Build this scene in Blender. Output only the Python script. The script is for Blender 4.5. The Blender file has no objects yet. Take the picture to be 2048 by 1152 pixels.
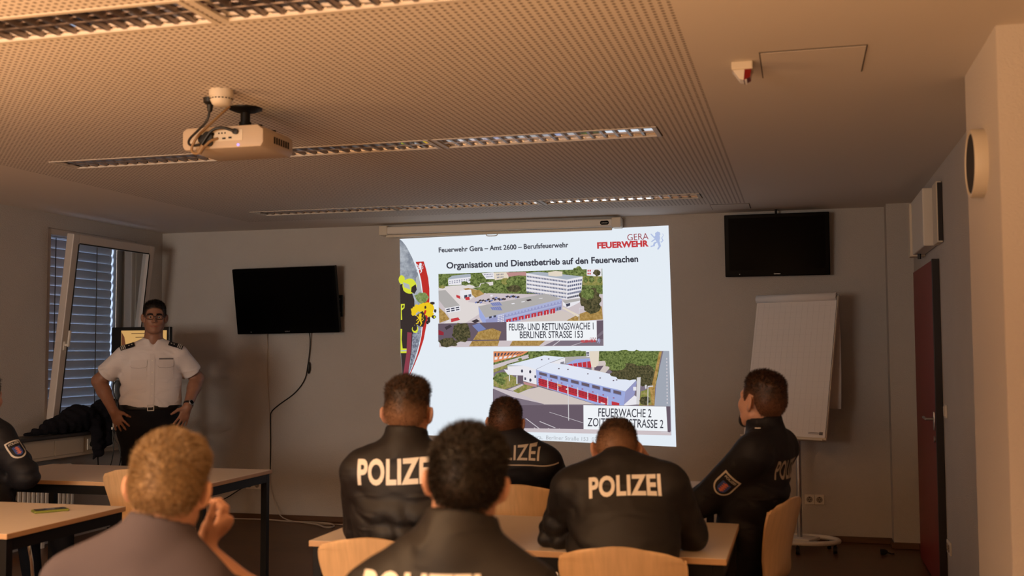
import bpy, bmesh, math, random
import numpy as np
from mathutils import Matrix, Vector
from mathutils.bvhtree import BVHTree

C = bpy.context.scene.collection
SC = bpy.context.scene
random.seed(7)
RNG = np.random.default_rng(11)
PI = math.pi

# ------------------------------------------------------------------ camera, world, lights, exposure
H = 2.6                      # ceiling height
D = 8.803                    # back wall
XL, XR = -5.731, 0.842       # side walls
YR = -3.2                    # rear wall
ZC = 1.491
F_PX = 2148.5


def cam_axes(yaw, pitch, roll):
    f = np.array([math.sin(yaw) * math.cos(pitch), math.cos(yaw) * math.cos(pitch), math.sin(pitch)])
    r = np.array([math.cos(yaw), -math.sin(yaw), 0.0])
    u = np.cross(r, f)
    c, s = math.cos(roll), math.sin(roll)
    return f, c * r + s * u, -s * r + c * u


AXF, AXR, AXU = cam_axes(-0.261451, 0.058562, -0.004542)
cd = bpy.data.cameras.new('camera')
cam = bpy.data.objects.new('camera', cd)
C.objects.link(cam)
m = Matrix.Identity(4)
for i in range(3):
    m[i][0], m[i][1], m[i][2] = AXR[i], AXU[i], -AXF[i]
m[2][3] = ZC
cam.matrix_world = m
cd.sensor_width = 36.0
cd.lens = F_PX / 2048 * 36.0
cd.clip_start = 0.05
cd.dof.use_dof = True
cd.dof.focus_distance = 8.9
cd.dof.aperture_fstop = 3.1
SC.camera = cam

wd = bpy.data.worlds.new('world')
SC.world = wd
wd.use_nodes = True
bg = wd.node_tree.nodes['Background']
bg.inputs[0].default_value = (0.62, 0.74, 1.0, 1)
bg.inputs[1].default_value = 3.0


def area(name, loc, direction, sx, sy, power, col, spread=180):
    l = bpy.data.lights.new(name, 'AREA')
    l.shape = 'RECTANGLE'
    l.size, l.size_y = sx, sy
    l.energy = power
    l.color = col
    l.spread = math.radians(spread)
    o = bpy.data.objects.new(name, l)
    C.objects.link(o)
    o.location = loc
    o.rotation_euler = Vector(direction).to_track_quat('-Z', 'Y').to_euler()
    return o


WARM = (1.0, 0.53, 0.22)
# added warm uplight at the left wall, standing in for unseen side windows
area('side_fill_light', (XL + 0.05, 1.2, 1.5), (1, 0.0, 0.80), 3.4, 1.1, 130, WARM, 84)
# added unseen lamp facing up to brighten the ceiling; no tables stand here
area('ceiling_fill_light', (-2.1, -0.3, 0.78), (0, 0.15, 1), 4.4, 2.2, 290, WARM, 150)
# lit ceiling fittings over the rear rows (behind the camera)
for x in (-4.7, -3.5, -2.3):
    area('rear_fitting_light', (x, 0.65, H - 0.03), (0, 0.06, -1), 1.1, 0.22, 62, (1.0, 0.62, 0.33), 148)
# added fill lamp before the windowless rear wall, evens out the back wall
area('rear_fill_light', (-4.0, YR + 0.05, 1.6), (-0.10, 1, 0.02), 3.0, 1.2, 70, (1.0, 0.90, 0.78), 88)

vs = SC.view_settings
SC.display_settings.display_device = 'sRGB'
vs.view_transform = 'Standard'
vs.look = 'None'
vs.exposure = 0.0
vs.gamma = 1.0
vs.use_curve_mapping = False


# ------------------------------------------------------------------ materials
def lin(c):
    return tuple(((x / 255) / 12.92 if x / 255 <= 0.04045 else ((x / 255 + 0.055) / 1.055) ** 2.4) for x in c)


def mat(name, col, rough=0.6, metal=0.0, bump=0.0, bscale=200.0, var=0.0, vscale=8.0, spec=0.5, sss=0.0,
        coat=0.0, stretch=None, srgb=True, crease=0.0, cscale=9.0):
    mt = bpy.data.materials.new(name)
    mt.use_nodes = True
    nt = mt.node_tree
    b = nt.nodes['Principled BSDF']
    c = lin(col) if srgb else col
    b.inputs['Base Color'].default_value = (*c, 1)
    b.inputs['Roughness'].default_value = rough
    b.inputs['Metallic'].default_value = metal
    b.inputs['Specular IOR Level'].default_value = spec
    if sss:
        b.inputs['Subsurface Weight'].default_value = sss
        b.inputs['Subsurface Radius'].default_value = (0.02, 0.006, 0.003)
        b.inputs['Subsurface Scale'].default_value = 0.5
    if coat:
        b.inputs['Coat Weight'].default_value = coat
    tc = nt.nodes.new('ShaderNodeTexCoord')
    mp = nt.nodes.new('ShaderNodeMapping')
    nt.links.new(tc.outputs['Object'], mp.inputs[0])
    if stretch:
        mp.inputs['Scale'].default_value = stretch
    if var:
        n = nt.nodes.new('ShaderNodeTexNoise')
        n.inputs['Scale'].default_value = vscale
        n.inputs['Detail'].default_value = 5
        nt.links.new(mp.outputs[0], n.inputs['Vector'])
        r = nt.nodes.new('ShaderNodeValToRGB')
        r.color_ramp.elements[0].position = 0.3
        r.color_ramp.elements[1].position = 0.7
        r.color_ramp.elements[0].color = (*[max(0, x * (1 - var)) for x in c], 1)
        r.color_ramp.elements[1].color = (*[min(1, x * (1 + var)) for x in c], 1)
        nt.links.new(n.outputs['Fac'], r.inputs[0])
        nt.links.new(r.outputs[0], b.inputs['Base Color'])
    if crease:
        n3 = nt.nodes.new('ShaderNodeTexNoise')
        n3.inputs['Scale'].default_value = cscale
        n3.inputs['Detail'].default_value = 2.5
        n3.inputs['Distortion'].default_value = 1.2
        try:
            n3.noise_type = 'RIDGED_MULTIFRACTAL'
        except Exception:
            pass
        mp3 = nt.nodes.new('ShaderNodeMapping')
        mp3.inputs['Scale'].default_value = (0.55, 0.8, 1.35)
        mp3.inputs['Rotation'].default_value = (0.2, 0.35, 0.0)
        nt.links.new(tc.outputs['Object'], mp3.inputs[0])
        nt.links.new(mp3.outputs[0], n3.inputs['Vector'])
        bp3 = nt.nodes.new('ShaderNodeBump')
        bp3.inputs['Strength'].default_value = crease
        bp3.inputs['Distance'].default_value = 0.02
        nt.links.new(n3.outputs['Fac'], bp3.inputs['Height'])
        nt.links.new(bp3.outputs[0], b.inputs['Normal'])
    if bump:
        n2 = nt.nodes.new('ShaderNodeTexNoise')
        n2.inputs['Scale'].default_value = bscale
        n2.inputs['Detail'].default_value = 3
        nt.links.new(tc.outputs['Object'], n2.inputs['Vector'])
        bp = nt.nodes.new('ShaderNodeBump')
        bp.inputs['Strength'].default_value = bump
        bp.inputs['Distance'].default_value = 0.01
        nt.links.new(n2.outputs['Fac'], bp.inputs['Height'])
        if crease:
            nt.links.new(bp3.outputs[0], bp.inputs['Normal'])
        nt.links.new(bp.outputs[0], b.inputs['Normal'])
    return mt


def emit(name, col, strength=1.0, c2=None, scale=120.0, srgb=True):
    mt = bpy.data.materials.new(name)
    mt.use_nodes = True
    nt = mt.node_tree
    nt.nodes.remove(nt.nodes['Principled BSDF'])
    e = nt.nodes.new('ShaderNodeEmission')
    c = lin(col) if srgb else col
    e.inputs[0].default_value = (*c, 1)
    e.inputs[1].default_value = strength
    nt.links.new(e.outputs[0], nt.nodes['Material Output'].inputs[0])
    if c2:
        tc = nt.nodes.new('ShaderNodeTexCoord')
        n = nt.nodes.new('ShaderNodeTexNoise')
        n.inputs['Scale'].default_value = scale
        n.inputs['Detail'].default_value = 4
        n.inputs['Roughness'].default_value = 0.7
        nt.links.new(tc.outputs['Object'], n.inputs['Vector'])
        r = nt.nodes.new('ShaderNodeValToRGB')
        r.color_ramp.elements[0].position = 0.38
        r.color_ramp.elements[1].position = 0.62
        r.color_ramp.elements[0].color = (*c, 1)
        r.color_ramp.elements[1].color = (*lin(c2), 1)
        nt.links.new(n.outputs['Fac'], r.inputs[0])
        nt.links.new(r.outputs[0], e.inputs[0])
    return mt


M = {}
M['wall'] = mat('wall_paint', (188, 183, 178), 0.9, bump=0.45, bscale=140, var=0.03, vscale=3)
M['pilaster'] = mat('pilaster_paint', (208, 200, 192), 0.9, bump=0.35, bscale=140)
M['base'] = mat('baseboard_wood', (92, 62, 38), 0.5, var=0.15, vscale=9, stretch=(0.6, 6, 6))
M['white_plastic'] = mat('white_plastic', (222, 216, 206), 0.45)
M['cream_plastic'] = mat('cream_plastic', (216, 205, 186), 0.45)
M['grey_metal'] = mat('grey_metal', (150, 150, 150), 0.4, 0.7)
M['case_cream'] = mat('projector_case', (196, 178, 156), 0.5)
M['alu'] = mat('aluminium', (190, 190, 192), 0.3, 0.9)
M['chrome'] = mat('chrome', (215, 215, 215), 0.12, 1.0)
M['black_metal'] = mat('black_metal', (15, 13, 12), 0.5, 0.0, spec=0.25)
M['black_plastic'] = mat('black_plastic', (16, 15, 16), 0.35)
M['black_gloss'] = mat('black_gloss', (9, 8, 9), 0.2, spec=0.06)
M['screen_off'] = mat('screen_off', (7, 6, 7), 0.15, spec=0.04)
M['rubber'] = mat('black_rubber', (18, 17, 17), 0.7)
M['table'] = mat('table_laminate', (214, 200, 184), 0.42, var=0.02, vscale=4)
M['table_edge'] = mat('table_edge_band', (196, 158, 118), 0.5)
M['ply'] = mat('beech_ply', (208, 174, 132), 0.38, var=0.09, vscale=7, stretch=(9, 1.2, 1.2), coat=0.15)
M['red'] = mat('red_door_paint', (128, 34, 28), 0.45, var=0.05, vscale=5)
M['door_edge'] = mat('dark_door_edge', (26, 18, 20), 0.5)
M['paper'] = mat('white_paper', (226, 223, 222), 0.85)
M['grey_print'] = mat('grey_print', (110, 105, 105), 0.8)
M['frame_white'] = mat('window_frame_plastic', (196, 188, 182), 0.4)
M['slat'] = mat('blind_slat', (228, 232, 240), 0.55)
M['sill'] = mat('dark_sill', (40, 34, 32), 0.5)
M['duct'] = mat('duct_plastic', (190, 176, 156), 0.5)
M['dark_cloth'] = mat('dark_cloth', (20, 19, 26), 0.9, bump=0.4, bscale=60, spec=0.2)
M['cable_black'] = mat('black_cable', (14, 13, 13), 0.5)
M['cable_white'] = mat('white_cable', (185, 172, 158), 0.5)
M['cable_tan'] = mat('tan_cable', (150, 120, 84), 0.5)
M['grille'] = mat('dark_grille', (62, 56, 52), 0.8, bump=0.8, bscale=900)
M['red_lens'] = mat('red_lens', (120, 10, 10), 0.2)
M['hole'] = mat('dark_gap', (40, 30, 24), 0.9)
M['mirror'] = mat('mirror_louvre', (235, 235, 238), 0.035, 1.0)
M['mirror_blade'] = mat('blade_louvre', (140, 128, 122), 0.35, 0.85)
M['trim'] = mat('fixture_trim', (205, 196, 184), 0.5)
M['jacket'] = mat('police_jacket', (25, 23, 25), 0.55, bump=0.12, bscale=420, spec=0.4, crease=0.5)
M['navy'] = mat('navy_jacket', (21, 21, 27), 0.65, bump=0.12, bscale=420, spec=0.3, crease=0.4)
M['polo'] = mat('grey_polo', (76, 70, 78), 0.9, bump=0.2, bscale=500, spec=0.2, crease=0.35, cscale=7)
M['trousers'] = mat('dark_trousers', (18, 18, 24), 0.8, bump=0.2, bscale=400, spec=0.2)
M['shirt'] = mat('white_shirt', (212, 206, 206), 0.8, bump=0.1, bscale=500, spec=0.2, crease=0.45, cscale=11)
M['letters'] = mat('reflective_lettering', (236, 230, 220), 0.4)
M['letters_dim'] = mat('dim_lettering', (170, 158, 142), 0.5)  # same lettering, its weaker reflected light put into a greyer colour
M['skin'] = mat('skin', (196, 150, 126), 0.5, var=0.06, vscale=30, sss=0.10, spec=0.4)
M['skin_tan'] = mat('skin_tanned', (140, 100, 80), 0.5, var=0.06, vscale=30, sss=0.06, spec=0.4)
M['lip'] = mat('lip', (150, 84, 74), 0.45)
M['eye'] = mat('eye_white', (150, 140, 132), 0.2)
M['iris'] = mat('dark_iris', (34, 24, 18), 0.2)
M['shoe'] = mat('black_shoe', (14, 13, 13), 0.35)
M['leather'] = mat('black_leather', (18, 15, 14), 0.35)
M['patch_white'] = mat('patch_border', (196, 190, 180), 0.7)
M['patch_blue'] = mat('patch_shield', (48, 74, 140), 0.7)
M['patch_red'] = mat('patch_lion', (196, 110, 90), 0.7)
M['phone_case'] = mat('green_phone_case', (120, 128, 52), 0.5)
M['glass_dark'] = mat('phone_glass', (24, 26, 28), 0.1)


def hair_mat(name, dark, light, skin, scale=60):
    mt = bpy.data.materials.new(name)
    mt.use_nodes = True
    nt = mt.node_tree
    b = nt.nodes['Principled BSDF']
    b.inputs['Roughness'].default_value = 0.5
    b.inputs['Specular IOR Level'].default_value = 0.35
    tc = nt.nodes.new('ShaderNodeTexCoord')
    n = nt.nodes.new('ShaderNodeTexNoise')
    n.inputs['Scale'].default_value = scale
    n.inputs['Detail'].default_value = 4
    nt.links.new(tc.outputs['Object'], n.inputs['Vector'])
    r = nt.nodes.new('ShaderNodeValToRGB')
    r.color_ramp.elements[0].position = 0.35
    r.color_ramp.elements[1].position = 0.68
    r.color_ramp.elements[0].color = (*lin(dark), 1)
    r.color_ramp.elements[1].color = (*lin(light), 1)
    nt.links.new(n.outputs['Fac'], r.inputs[0])
    at = nt.nodes.new('ShaderNodeAttribute')
    at.attribute_name = 'hair_cover'
    mx = nt.nodes.new('ShaderNodeMix')
    mx.data_type = 'RGBA'
    nt.links.new(at.outputs['Fac'], mx.inputs['Factor'])
    mx.inputs['A'].default_value = (*lin(skin), 1)
    nt.links.new(r.outputs[0], mx.inputs['B'])
    nt.links.new(mx.outputs['Result'], b.inputs['Base Color'])
    return mt


SKIN_STUB = (150, 112, 84)
M['hair_blond'] = hair_mat('blond_hair', (100, 80, 56), (150, 124, 90), (160, 124, 98), 130)
M['hair_dark'] = hair_mat('dark_brown_hair', (15, 11, 9), (33, 23, 17), (80, 52, 40))
M['hair_brown'] = hair_mat('brown_hair', (36, 25, 17), (74, 51, 33), SKIN_STUB)
M['hair_brown2'] = hair_mat('mid_brown_hair', (34, 22, 15), (76, 48, 30), (120, 80, 56))
M['hair_black'] = hair_mat('black_hair', (14, 11, 10), (32, 24, 20), (110, 74, 54))


def ceiling_material():
    mt = bpy.data.materials.new('perforated_ceiling')
    mt.use_nodes = True
    nt = mt.node_tree
    N = nt.nodes
    L = nt.links
    b = N['Principled BSDF']
    b.inputs['Roughness'].default_value = 0.9
    tc = N.new('ShaderNodeTexCoord')
    sp = N.new('ShaderNodeSeparateXYZ')
    L.new(tc.outputs['Object'], sp.inputs[0])

    def mth(op, a, bb=None, c=None):
        x = N.new('ShaderNodeMath')
        x.operation = op
        for i, v in enumerate((a, bb, c)):
            if v is None:
                continue
            if isinstance(v, (int, float)):
                x.inputs[i].default_value = v
            else:
                L.new(v, x.inputs[i])
        return x.outputs[0]
    p = 0.0285
    fx = mth('SUBTRACT', mth('FRACT', mth('DIVIDE', mth('ADD', sp.outputs[0], 20.0 + 0.363 - 0.0142 + p * 0), p)), 0.5)
    fy = mth('SUBTRACT', mth('FRACT', mth('DIVIDE', mth('ADD', sp.outputs[1], 20.0), p)), 0.5)
    r = mth('SQRT', mth('ADD', mth('MULTIPLY', fx, fx), mth('MULTIPLY', fy, fy)))
    hole = mth('LESS_THAN', r, 0.235)
    inx = mth('MULTIPLY', mth('GREATER_THAN', sp.outputs[0], -4.53), mth('LESS_THAN', sp.outputs[0], -0.363))
    iny = mth('LESS_THAN', sp.outputs[1], 8.235)
    fac = mth('MULTIPLY', hole, mth('MULTIPLY', inx, iny))
    mx = N.new('ShaderNodeMix')
    mx.data_type = 'RGBA'
    L.new(fac, mx.inputs['Factor'])
    mx.inputs['A'].default_value = (*lin((216, 208, 200)), 1)
    mx.inputs['B'].default_value = (*lin((92, 72, 56)), 1)
    L.new(mx.outputs['Result'], b.inputs['Base Color'])
    return mt


def floor_material():
    mt = bpy.data.materials.new('laminate_floor')
    mt.use_nodes = True
    nt = mt.node_tree
    N = nt.nodes
    L = nt.links
    b = N['Principled BSDF']
    b.inputs['Roughness'].default_value = 0.38
    tc = N.new('ShaderNodeTexCoord')
    br = N.new('ShaderNodeTexBrick')
    br.inputs['Scale'].default_value = 1.0
    br.inputs['Brick Width'].default_value = 1.3
    br.inputs['Row Height'].default_value = 0.19
    br.inputs['Mortar Size'].default_value = 0.0015
    br.inputs['Color1'].default_value = (*lin((108, 70, 40)), 1)
    br.inputs['Color2'].default_value = (*lin((94, 60, 34)), 1)
    br.inputs['Mortar'].default_value = (*lin((50, 34, 22)), 1)
    L.new(tc.outputs['Object'], br.inputs['Vector'])
    mp = N.new('ShaderNodeMapping')
    mp.inputs['Scale'].default_value = (1.5, 22, 1)
    L.new(tc.outputs['Object'], mp.inputs[0])
    n = N.new('ShaderNodeTexNoise')
    n.inputs['Scale'].default_value = 3
    n.inputs['Detail'].default_value = 6
    L.new(mp.outputs[0], n.inputs['Vector'])
    mx = N.new('ShaderNodeMix')
    mx.data_type = 'RGBA'
    mx.blend_type = 'MULTIPLY'
    mx.inputs['Factor'].default_value = 0.6
    L.new(br.outputs['Color'], mx.inputs['A'])
    r = N.new('ShaderNodeValToRGB')
    r.color_ramp.elements[0].color = (0.5, 0.46, 0.42, 1)
    r.color_ramp.elements[1].color = (1, 1, 1, 1)
    L.new(n.outputs['Fac'], r.inputs[0])
    L.new(r.outputs[0], mx.inputs['B'])
    L.new(mx.outputs['Result'], b.inputs['Base Color'])
    return mt


def glass_material():
    mt = bpy.data.materials.new('window_glass')
    mt.use_nodes = True
    nt = mt.node_tree
    N = nt.nodes
    L = nt.links
    N.remove(N['Principled BSDF'])
    t = N.new('ShaderNodeBsdfTransparent')
    t.inputs[0].default_value = (0.93, 0.95, 0.95, 1)
    g = N.new('ShaderNodeBsdfGlossy')
    g.inputs['Roughness'].default_value = 0.02
    fr = N.new('ShaderNodeValue')
    fr.outputs[0].default_value = 0.05
    mx = N.new('ShaderNodeMixShader')
    L.new(fr.outputs[0], mx.inputs[0])
    L.new(t.outputs[0], mx.inputs[1])
    L.new(g.outputs[0], mx.inputs[2])
    L.new(mx.outputs[0], N['Material Output'].inputs[0])
    return mt


nt_ = M['slat'].node_tree
tl_ = nt_.nodes.new('ShaderNodeBsdfTranslucent')
tl_.inputs[0].default_value = (0.8, 0.85, 0.9, 1)
mx_ = nt_.nodes.new('ShaderNodeMixShader')
mx_.inputs[0].default_value = 0.085
nt_.links.new(nt_.nodes['Principled BSDF'].outputs[0], mx_.inputs[1])
nt_.links.new(tl_.outputs[0], mx_.inputs[2])
nt_.links.new(mx_.outputs[0], nt_.nodes['Material Output'].inputs[0])
M['ceiling'] = ceiling_material()
M['floor'] = floor_material()
M['glass'] = glass_material()

# ------------------------------------------------------------------ object helpers
ROOTM = {}


def props(o, label=None, cat=None, group=None, kind=None):
    if label:
        o['label'] = label
    if cat:
        o['category'] = cat
    if group:
        o['group'] = group
    if kind:
        o['kind'] = kind
    return o


def thing(name, label, cat, loc=(0, 0, 0), rz=0.0, group=None, kind=None):
    o = bpy.data.objects.new(name, None)
    o.empty_display_size = 0.1
    C.objects.link(o)
    o.location = loc
    o.rotation_euler = (0, 0, rz)
    ROOTM[o.name] = Matrix.Translation(loc) @ Matrix.Rotation(rz, 4, 'Z')
    return props(o, label, cat, group, kind)


def place_mesh(name, me, mats, parent=None, smooth=False, label=None, world=False):
    """link a mesh; with world=True its vertices are world coordinates and get moved into the parent's frame"""
    for mm in (mats if isinstance(mats, (list, tuple)) else [mats]):
        me.materials.append(mm)
    if smooth:
        me.polygons.foreach_set('use_smooth', np.ones(len(me.polygons), dtype=bool))
    o = bpy.data.objects.new(name, me)
    C.objects.link(o)
    if parent is not None:
        o.parent = parent
        top = parent
        while top.parent is not None:
            top = top.parent
        if world:
            me.transform(ROOTM[top.name].inverted())
    if label:
        o['label'] = label
    return o


class B:
    def __init__(self):
        self.bm = bmesh.new()

    def _mi(self, faces, mi):
        for f in faces:
            f.material_index = mi

    def box(self, lo, hi, bevel=0.0, mat=None, mi=0, rot=None):
        c = [(a + b) / 2 for a, b in zip(lo, hi)]
        s = [abs(b - a) for a, b in zip(lo, hi)]
        r = bmesh.ops.create_cube(self.bm, size=1.0)
        vs_ = r['verts']
        bmesh.ops.scale(self.bm, verts=vs_, vec=s)
        if bevel > 0:
            es = list({e for v in vs_ for e in v.link_edges})
            rb = bmesh.ops.bevel(self.bm, geom=es, offset=min(bevel, min(s) * 0.45), segments=2, affect='EDGES', profile=0.5)
            vs_ = list({v for f in rb['faces'] for v in f.verts} | {v for v in vs_ if v.is_valid})
        T = Matrix.Translation(c)
        if rot is not None:
            T = T @ rot.to_4x4()
        bmesh.ops.transform(self.bm, matrix=T, verts=vs_)
        if mi:
            self._mi({f for v in vs_ for f in v.link_faces}, mi)
        return vs_

    def obox(self, p, ax, ay, az, bevel=0.0, mi=0):
        """box centred on p with half-extent vectors ax, ay, az"""
        ax, ay, az = Vector(ax), Vector(ay), Vector(az)
        r = Matrix((ax.normalized(), ay.normalized(), az.normalized())).transposed()
        s = (ax.length, ay.length, az.length)
        p = Vector(p)
        return self.box([p[i] - s[i] for i in range(3)], [p[i] + s[i] for i in range(3)], bevel, rot=r, mi=mi)

    def cyl(self, p0, p1, r0, r1=None, seg=20, caps=True, mi=0):
        p0, p1 = Vector(p0), Vector(p1)
        r1 = r0 if r1 is None else r1
        d = p1 - p0
        T = Matrix.Translation((p0 + p1) / 2) @ d.to_track_quat('Z', 'Y').to_matrix().to_4x4()
        r = bmesh.ops.create_cone(self.bm, cap_ends=caps, segments=seg, radius1=r0, radius2=r1, depth=d.length, matrix=T)
        if mi:
            self._mi({f for v in r['verts'] for f in v.link_faces}, mi)
        return r['verts']

    def tube(self, pts, r, seg=8, closed=False, smoothn=0):
        pts = [Vector(p) for p in pts]
        for _ in range(smoothn):
            q = []
            n = len(pts)
            for i in range(n if closed else n - 1):
                a, b = pts[i], pts[(i + 1) % n]
                q += [a * 0.75 + b * 0.25, a * 0.25 + b * 0.75]
            if not closed:
                q = [pts[0]] + q + [pts[-1]]
            pts = q
        n = len(pts)
        rings = []
        up = Vector((0, 0, 1))
        prev = None
        for i, p in enumerate(pts):
            a = pts[(i - 1) % n] if (closed or i > 0) else p
            b = pts[(i + 1) % n] if (closed or i < n - 1) else p
            t = (b - a).normalized()
            if prev is None:
                x = t.cross(up)
                if x.length < 1e-3:
                    x = t.cross(Vector((1, 0, 0)))
            else:
                x = prev - t * prev.dot(t)
            x.normalize()
            prev = x
            y = t.cross(x)
            rings.append([self.bm.verts.new(p + x * (r * math.cos(k * 2 * PI / seg)) + y * (r * math.sin(k * 2 * PI / seg))) for k in range(seg)])
        for i in range(n if closed else n - 1):
            a, b = rings[i], rings[(i + 1) % n]
            for k in range(seg):
                self.bm.faces.new((a[k], a[(k + 1) % seg], b[(k + 1) % seg], b[k]))
        if not closed:
            self.bm.faces.new(rings[0][::-1])
            self.bm.faces.new(rings[-1])

    def lathe(self, p, axis, prof, seg=32):
        """profile [(radius, height)] revolved about axis at p"""
        q = Vector(axis).to_track_quat('Z', 'Y').to_matrix()
        p = Vector(p)
        rings = []
        for r, h in prof:
            rings.append([self.bm.verts.new(p + q @ Vector((r * math.cos(k * 2 * PI / seg), r * math.sin(k * 2 * PI / seg), h))) for k in range(seg)])
        for a, b in zip(rings[:-1], rings[1:]):
            for k in range(seg):
                self.bm.faces.new((a[k], a[(k + 1) % seg], b[(k + 1) % seg], b[k]))
        self.bm.faces.new(rings[0][::-1])
        self.bm.faces.new(rings[-1])

    def poly(self, pts, mi=0):
        f = self.bm.faces.new([self.bm.verts.new(p) for p in pts])
        f.material_index = mi
        return f

    def prism(self, pts, ext):
        """closed prism: polygon pts pushed along ext"""
        a = [self.bm.verts.new(p) for p in pts]
        e = Vector(ext)
        b = [self.bm.verts.new(Vector(p) + e) for p in pts]
        n = len(a)
        self.bm.faces.new(a[::-1])
        self.bm.faces.new(b)
        for i in range(n):
            self.bm.faces.new((a[i], a[(i + 1) % n], b[(i + 1) % n], b[i]))

    def build(self, name, mats, parent=None, smooth=False, label=None, world=False, kind=None):
        bmesh.ops.recalc_face_normals(self.bm, faces=self.bm.faces)
        me = bpy.data.meshes.new(name)
        self.bm.to_mesh(me)
        self.bm.free()
        o = place_mesh(name, me, mats, parent, False, label, world)
        if smooth:
            me.polygons.foreach_set('use_smooth', np.ones(len(me.polygons), dtype=bool))
            try:
                me.set_sharp_from_angle(angle=math.radians(38))
            except Exception:
                pass
        if kind:
            o['kind'] = kind
        return o


def struct(name, b, mats, label=None, smooth=False):
    o = b.build(name, mats, None, smooth)
    o['kind'] = 'structure'
    return o


def copy_tree(root, loc, rz, label, group=None):
    r = root.copy()
    C.objects.link(r)
    r.location = loc
    r.rotation_euler = (0, 0, rz)
    r['label'] = label
    if group:
        r['group'] = group
    for ch in list(root.children):
        c = ch.copy()
        C.objects.link(c)
        c.parent = r
        for g in list(ch.children):
            d = g.copy()
            C.objects.link(d)
            d.parent = c
    return r


# ------------------------------------------------------------------ text
def text_mesh(body, offset=0.0, spacing=1.0, shear=0.0):
    """flat letters as (verts Nx2 normalised to cap height 1, faces)"""
    cu = bpy.data.curves.new('letters', 'FONT')
    cu.body = body
    cu.offset = offset
    cu.space_character = spacing
    cu.shear = shear
    cu.resolution_u = 4
    ob = bpy.data.objects.new('letters', cu)
    C.objects.link(ob)
    dg = bpy.context.evaluated_depsgraph_get()
    me = bpy.data.meshes.new_from_object(ob.evaluated_get(dg))
    v = np.array([tuple(x.co)[:2] for x in me.vertices])
    f = [tuple(p.vertices) for p in me.polygons]
    bpy.data.objects.remove(ob)
    bpy.data.curves.remove(cu)
    bpy.data.meshes.remove(me)
    return v, f


CAP = None


def cap_height():
    global CAP
    if CAP is None:
        v, f = text_mesh('H')
        CAP = v[:, 1].max()
    return CAP



# ------------------------------------------------------------------ room shell
T = 0.25
b = B(); b.box((XL - T, YR - T, -0.15), (XR + T + 0.6, D + T, 0)); struct('floor', b, M['floor'])
b = B(); b.box((XL - T, D, 0), (XR + T, D + T, H + 0.11)); struct('wall_back', b, M['wall'])
b = B(); b.box((XL - T, YR - T, 0), (XR + T + 0.6, YR, H + 0.11)); struct('wall_rear', b, M['wall'])
# side wall with the window opening
WY0, WY1, WZ0, WZ1 = 7.225, 8.40, 0.90, 2.485
b = B()
b.box((XL - T, YR, 0), (XL, WY0, H + 0.11))
b.box((XL - T, WY1, 0), (XL, D, H + 0.11))
b.box((XL - T, WY0, 0), (XL, WY1, WZ0))
b.box((XL - T, WY0, WZ1), (XL, WY1, H + 0.11))
struct('wall_left', b, M['wall'])
# right wall, with the shallow pilaster in the far corner and the wide one nearer by
b = B()
b.box((XR, 3.94, 0), (XR + T, D, H + 0.11))
b.box((XR + 0.6, YR, 0), (XR + 0.6 + T, 3.94, H + 0.11))
struct('wall_right', b, M['wall'])
b = B(); b.box((0.670, 3.94, 0), (XR + 0.6, 4.656, H)); struct('trim_1', b, M['pilaster'])
b = B(); b.box((0.652, 8.615, 0), (XR, D, H)); struct('trim_2', b, M['wall'])

# fixtures in the ceiling: module edges in x and rows in y
FXE = [-4.172, -3.042, -1.866, -0.652]
FROWS = [(2.945, 3.182), (5.272, 5.535), (7.635, 7.885)]
G = 0.012
cells = []
for (y0, y1) in FROWS:
    for k in range(3):
        cells.append((FXE[k] + G, y0 + G, FXE[k + 1] - G, y1 - G))
xs = sorted({XL, XR + 0.6} | {c[0] for c in cells} | {c[2] for c in cells})
ys = sorted({YR, D} | {c[1] for c in cells} | {c[3] for c in cells})
b = B()
for i in range(len(xs) - 1):
    for j in range(len(ys) - 1):
        cx, cy = (xs[i] + xs[i + 1]) / 2, (ys[j] + ys[j + 1]) / 2
        if any(c[0] < cx < c[2] and c[1] < cy < c[3] for c in cells):
            continue
        b.box((xs[i], ys[j], H), (xs[i + 1], ys[j + 1], H + 0.008))
bmesh.ops.remove_doubles(b.bm, verts=b.bm.verts, dist=1e-5)
b.box((XL - T, YR - T, H + 0.11), (XR + T + 0.6, D + T, H + 0.2))
struct('ceiling', b, M['ceiling'])

# baseboards
b = B()
b.box((XL, D - 0.016, 0), (0.652, D, 0.047), 0.004)
b.box((0.652, 8.599, 0), (XR, 8.615, 0.047), 0.004)
b.box((0.636, 8.599, 0), (0.652, D, 0.047), 0.004)
struct('baseboard_back', b, M['base'])
b = B(); b.box((XR - 0.016, 8.29, 0), (XR, 8.615, 0.047), 0.004)
b.box((XR - 0.016, 4.656, 0), (XR, 7.06, 0.047), 0.004)
struct('baseboard_right', b, M['base'])


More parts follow.
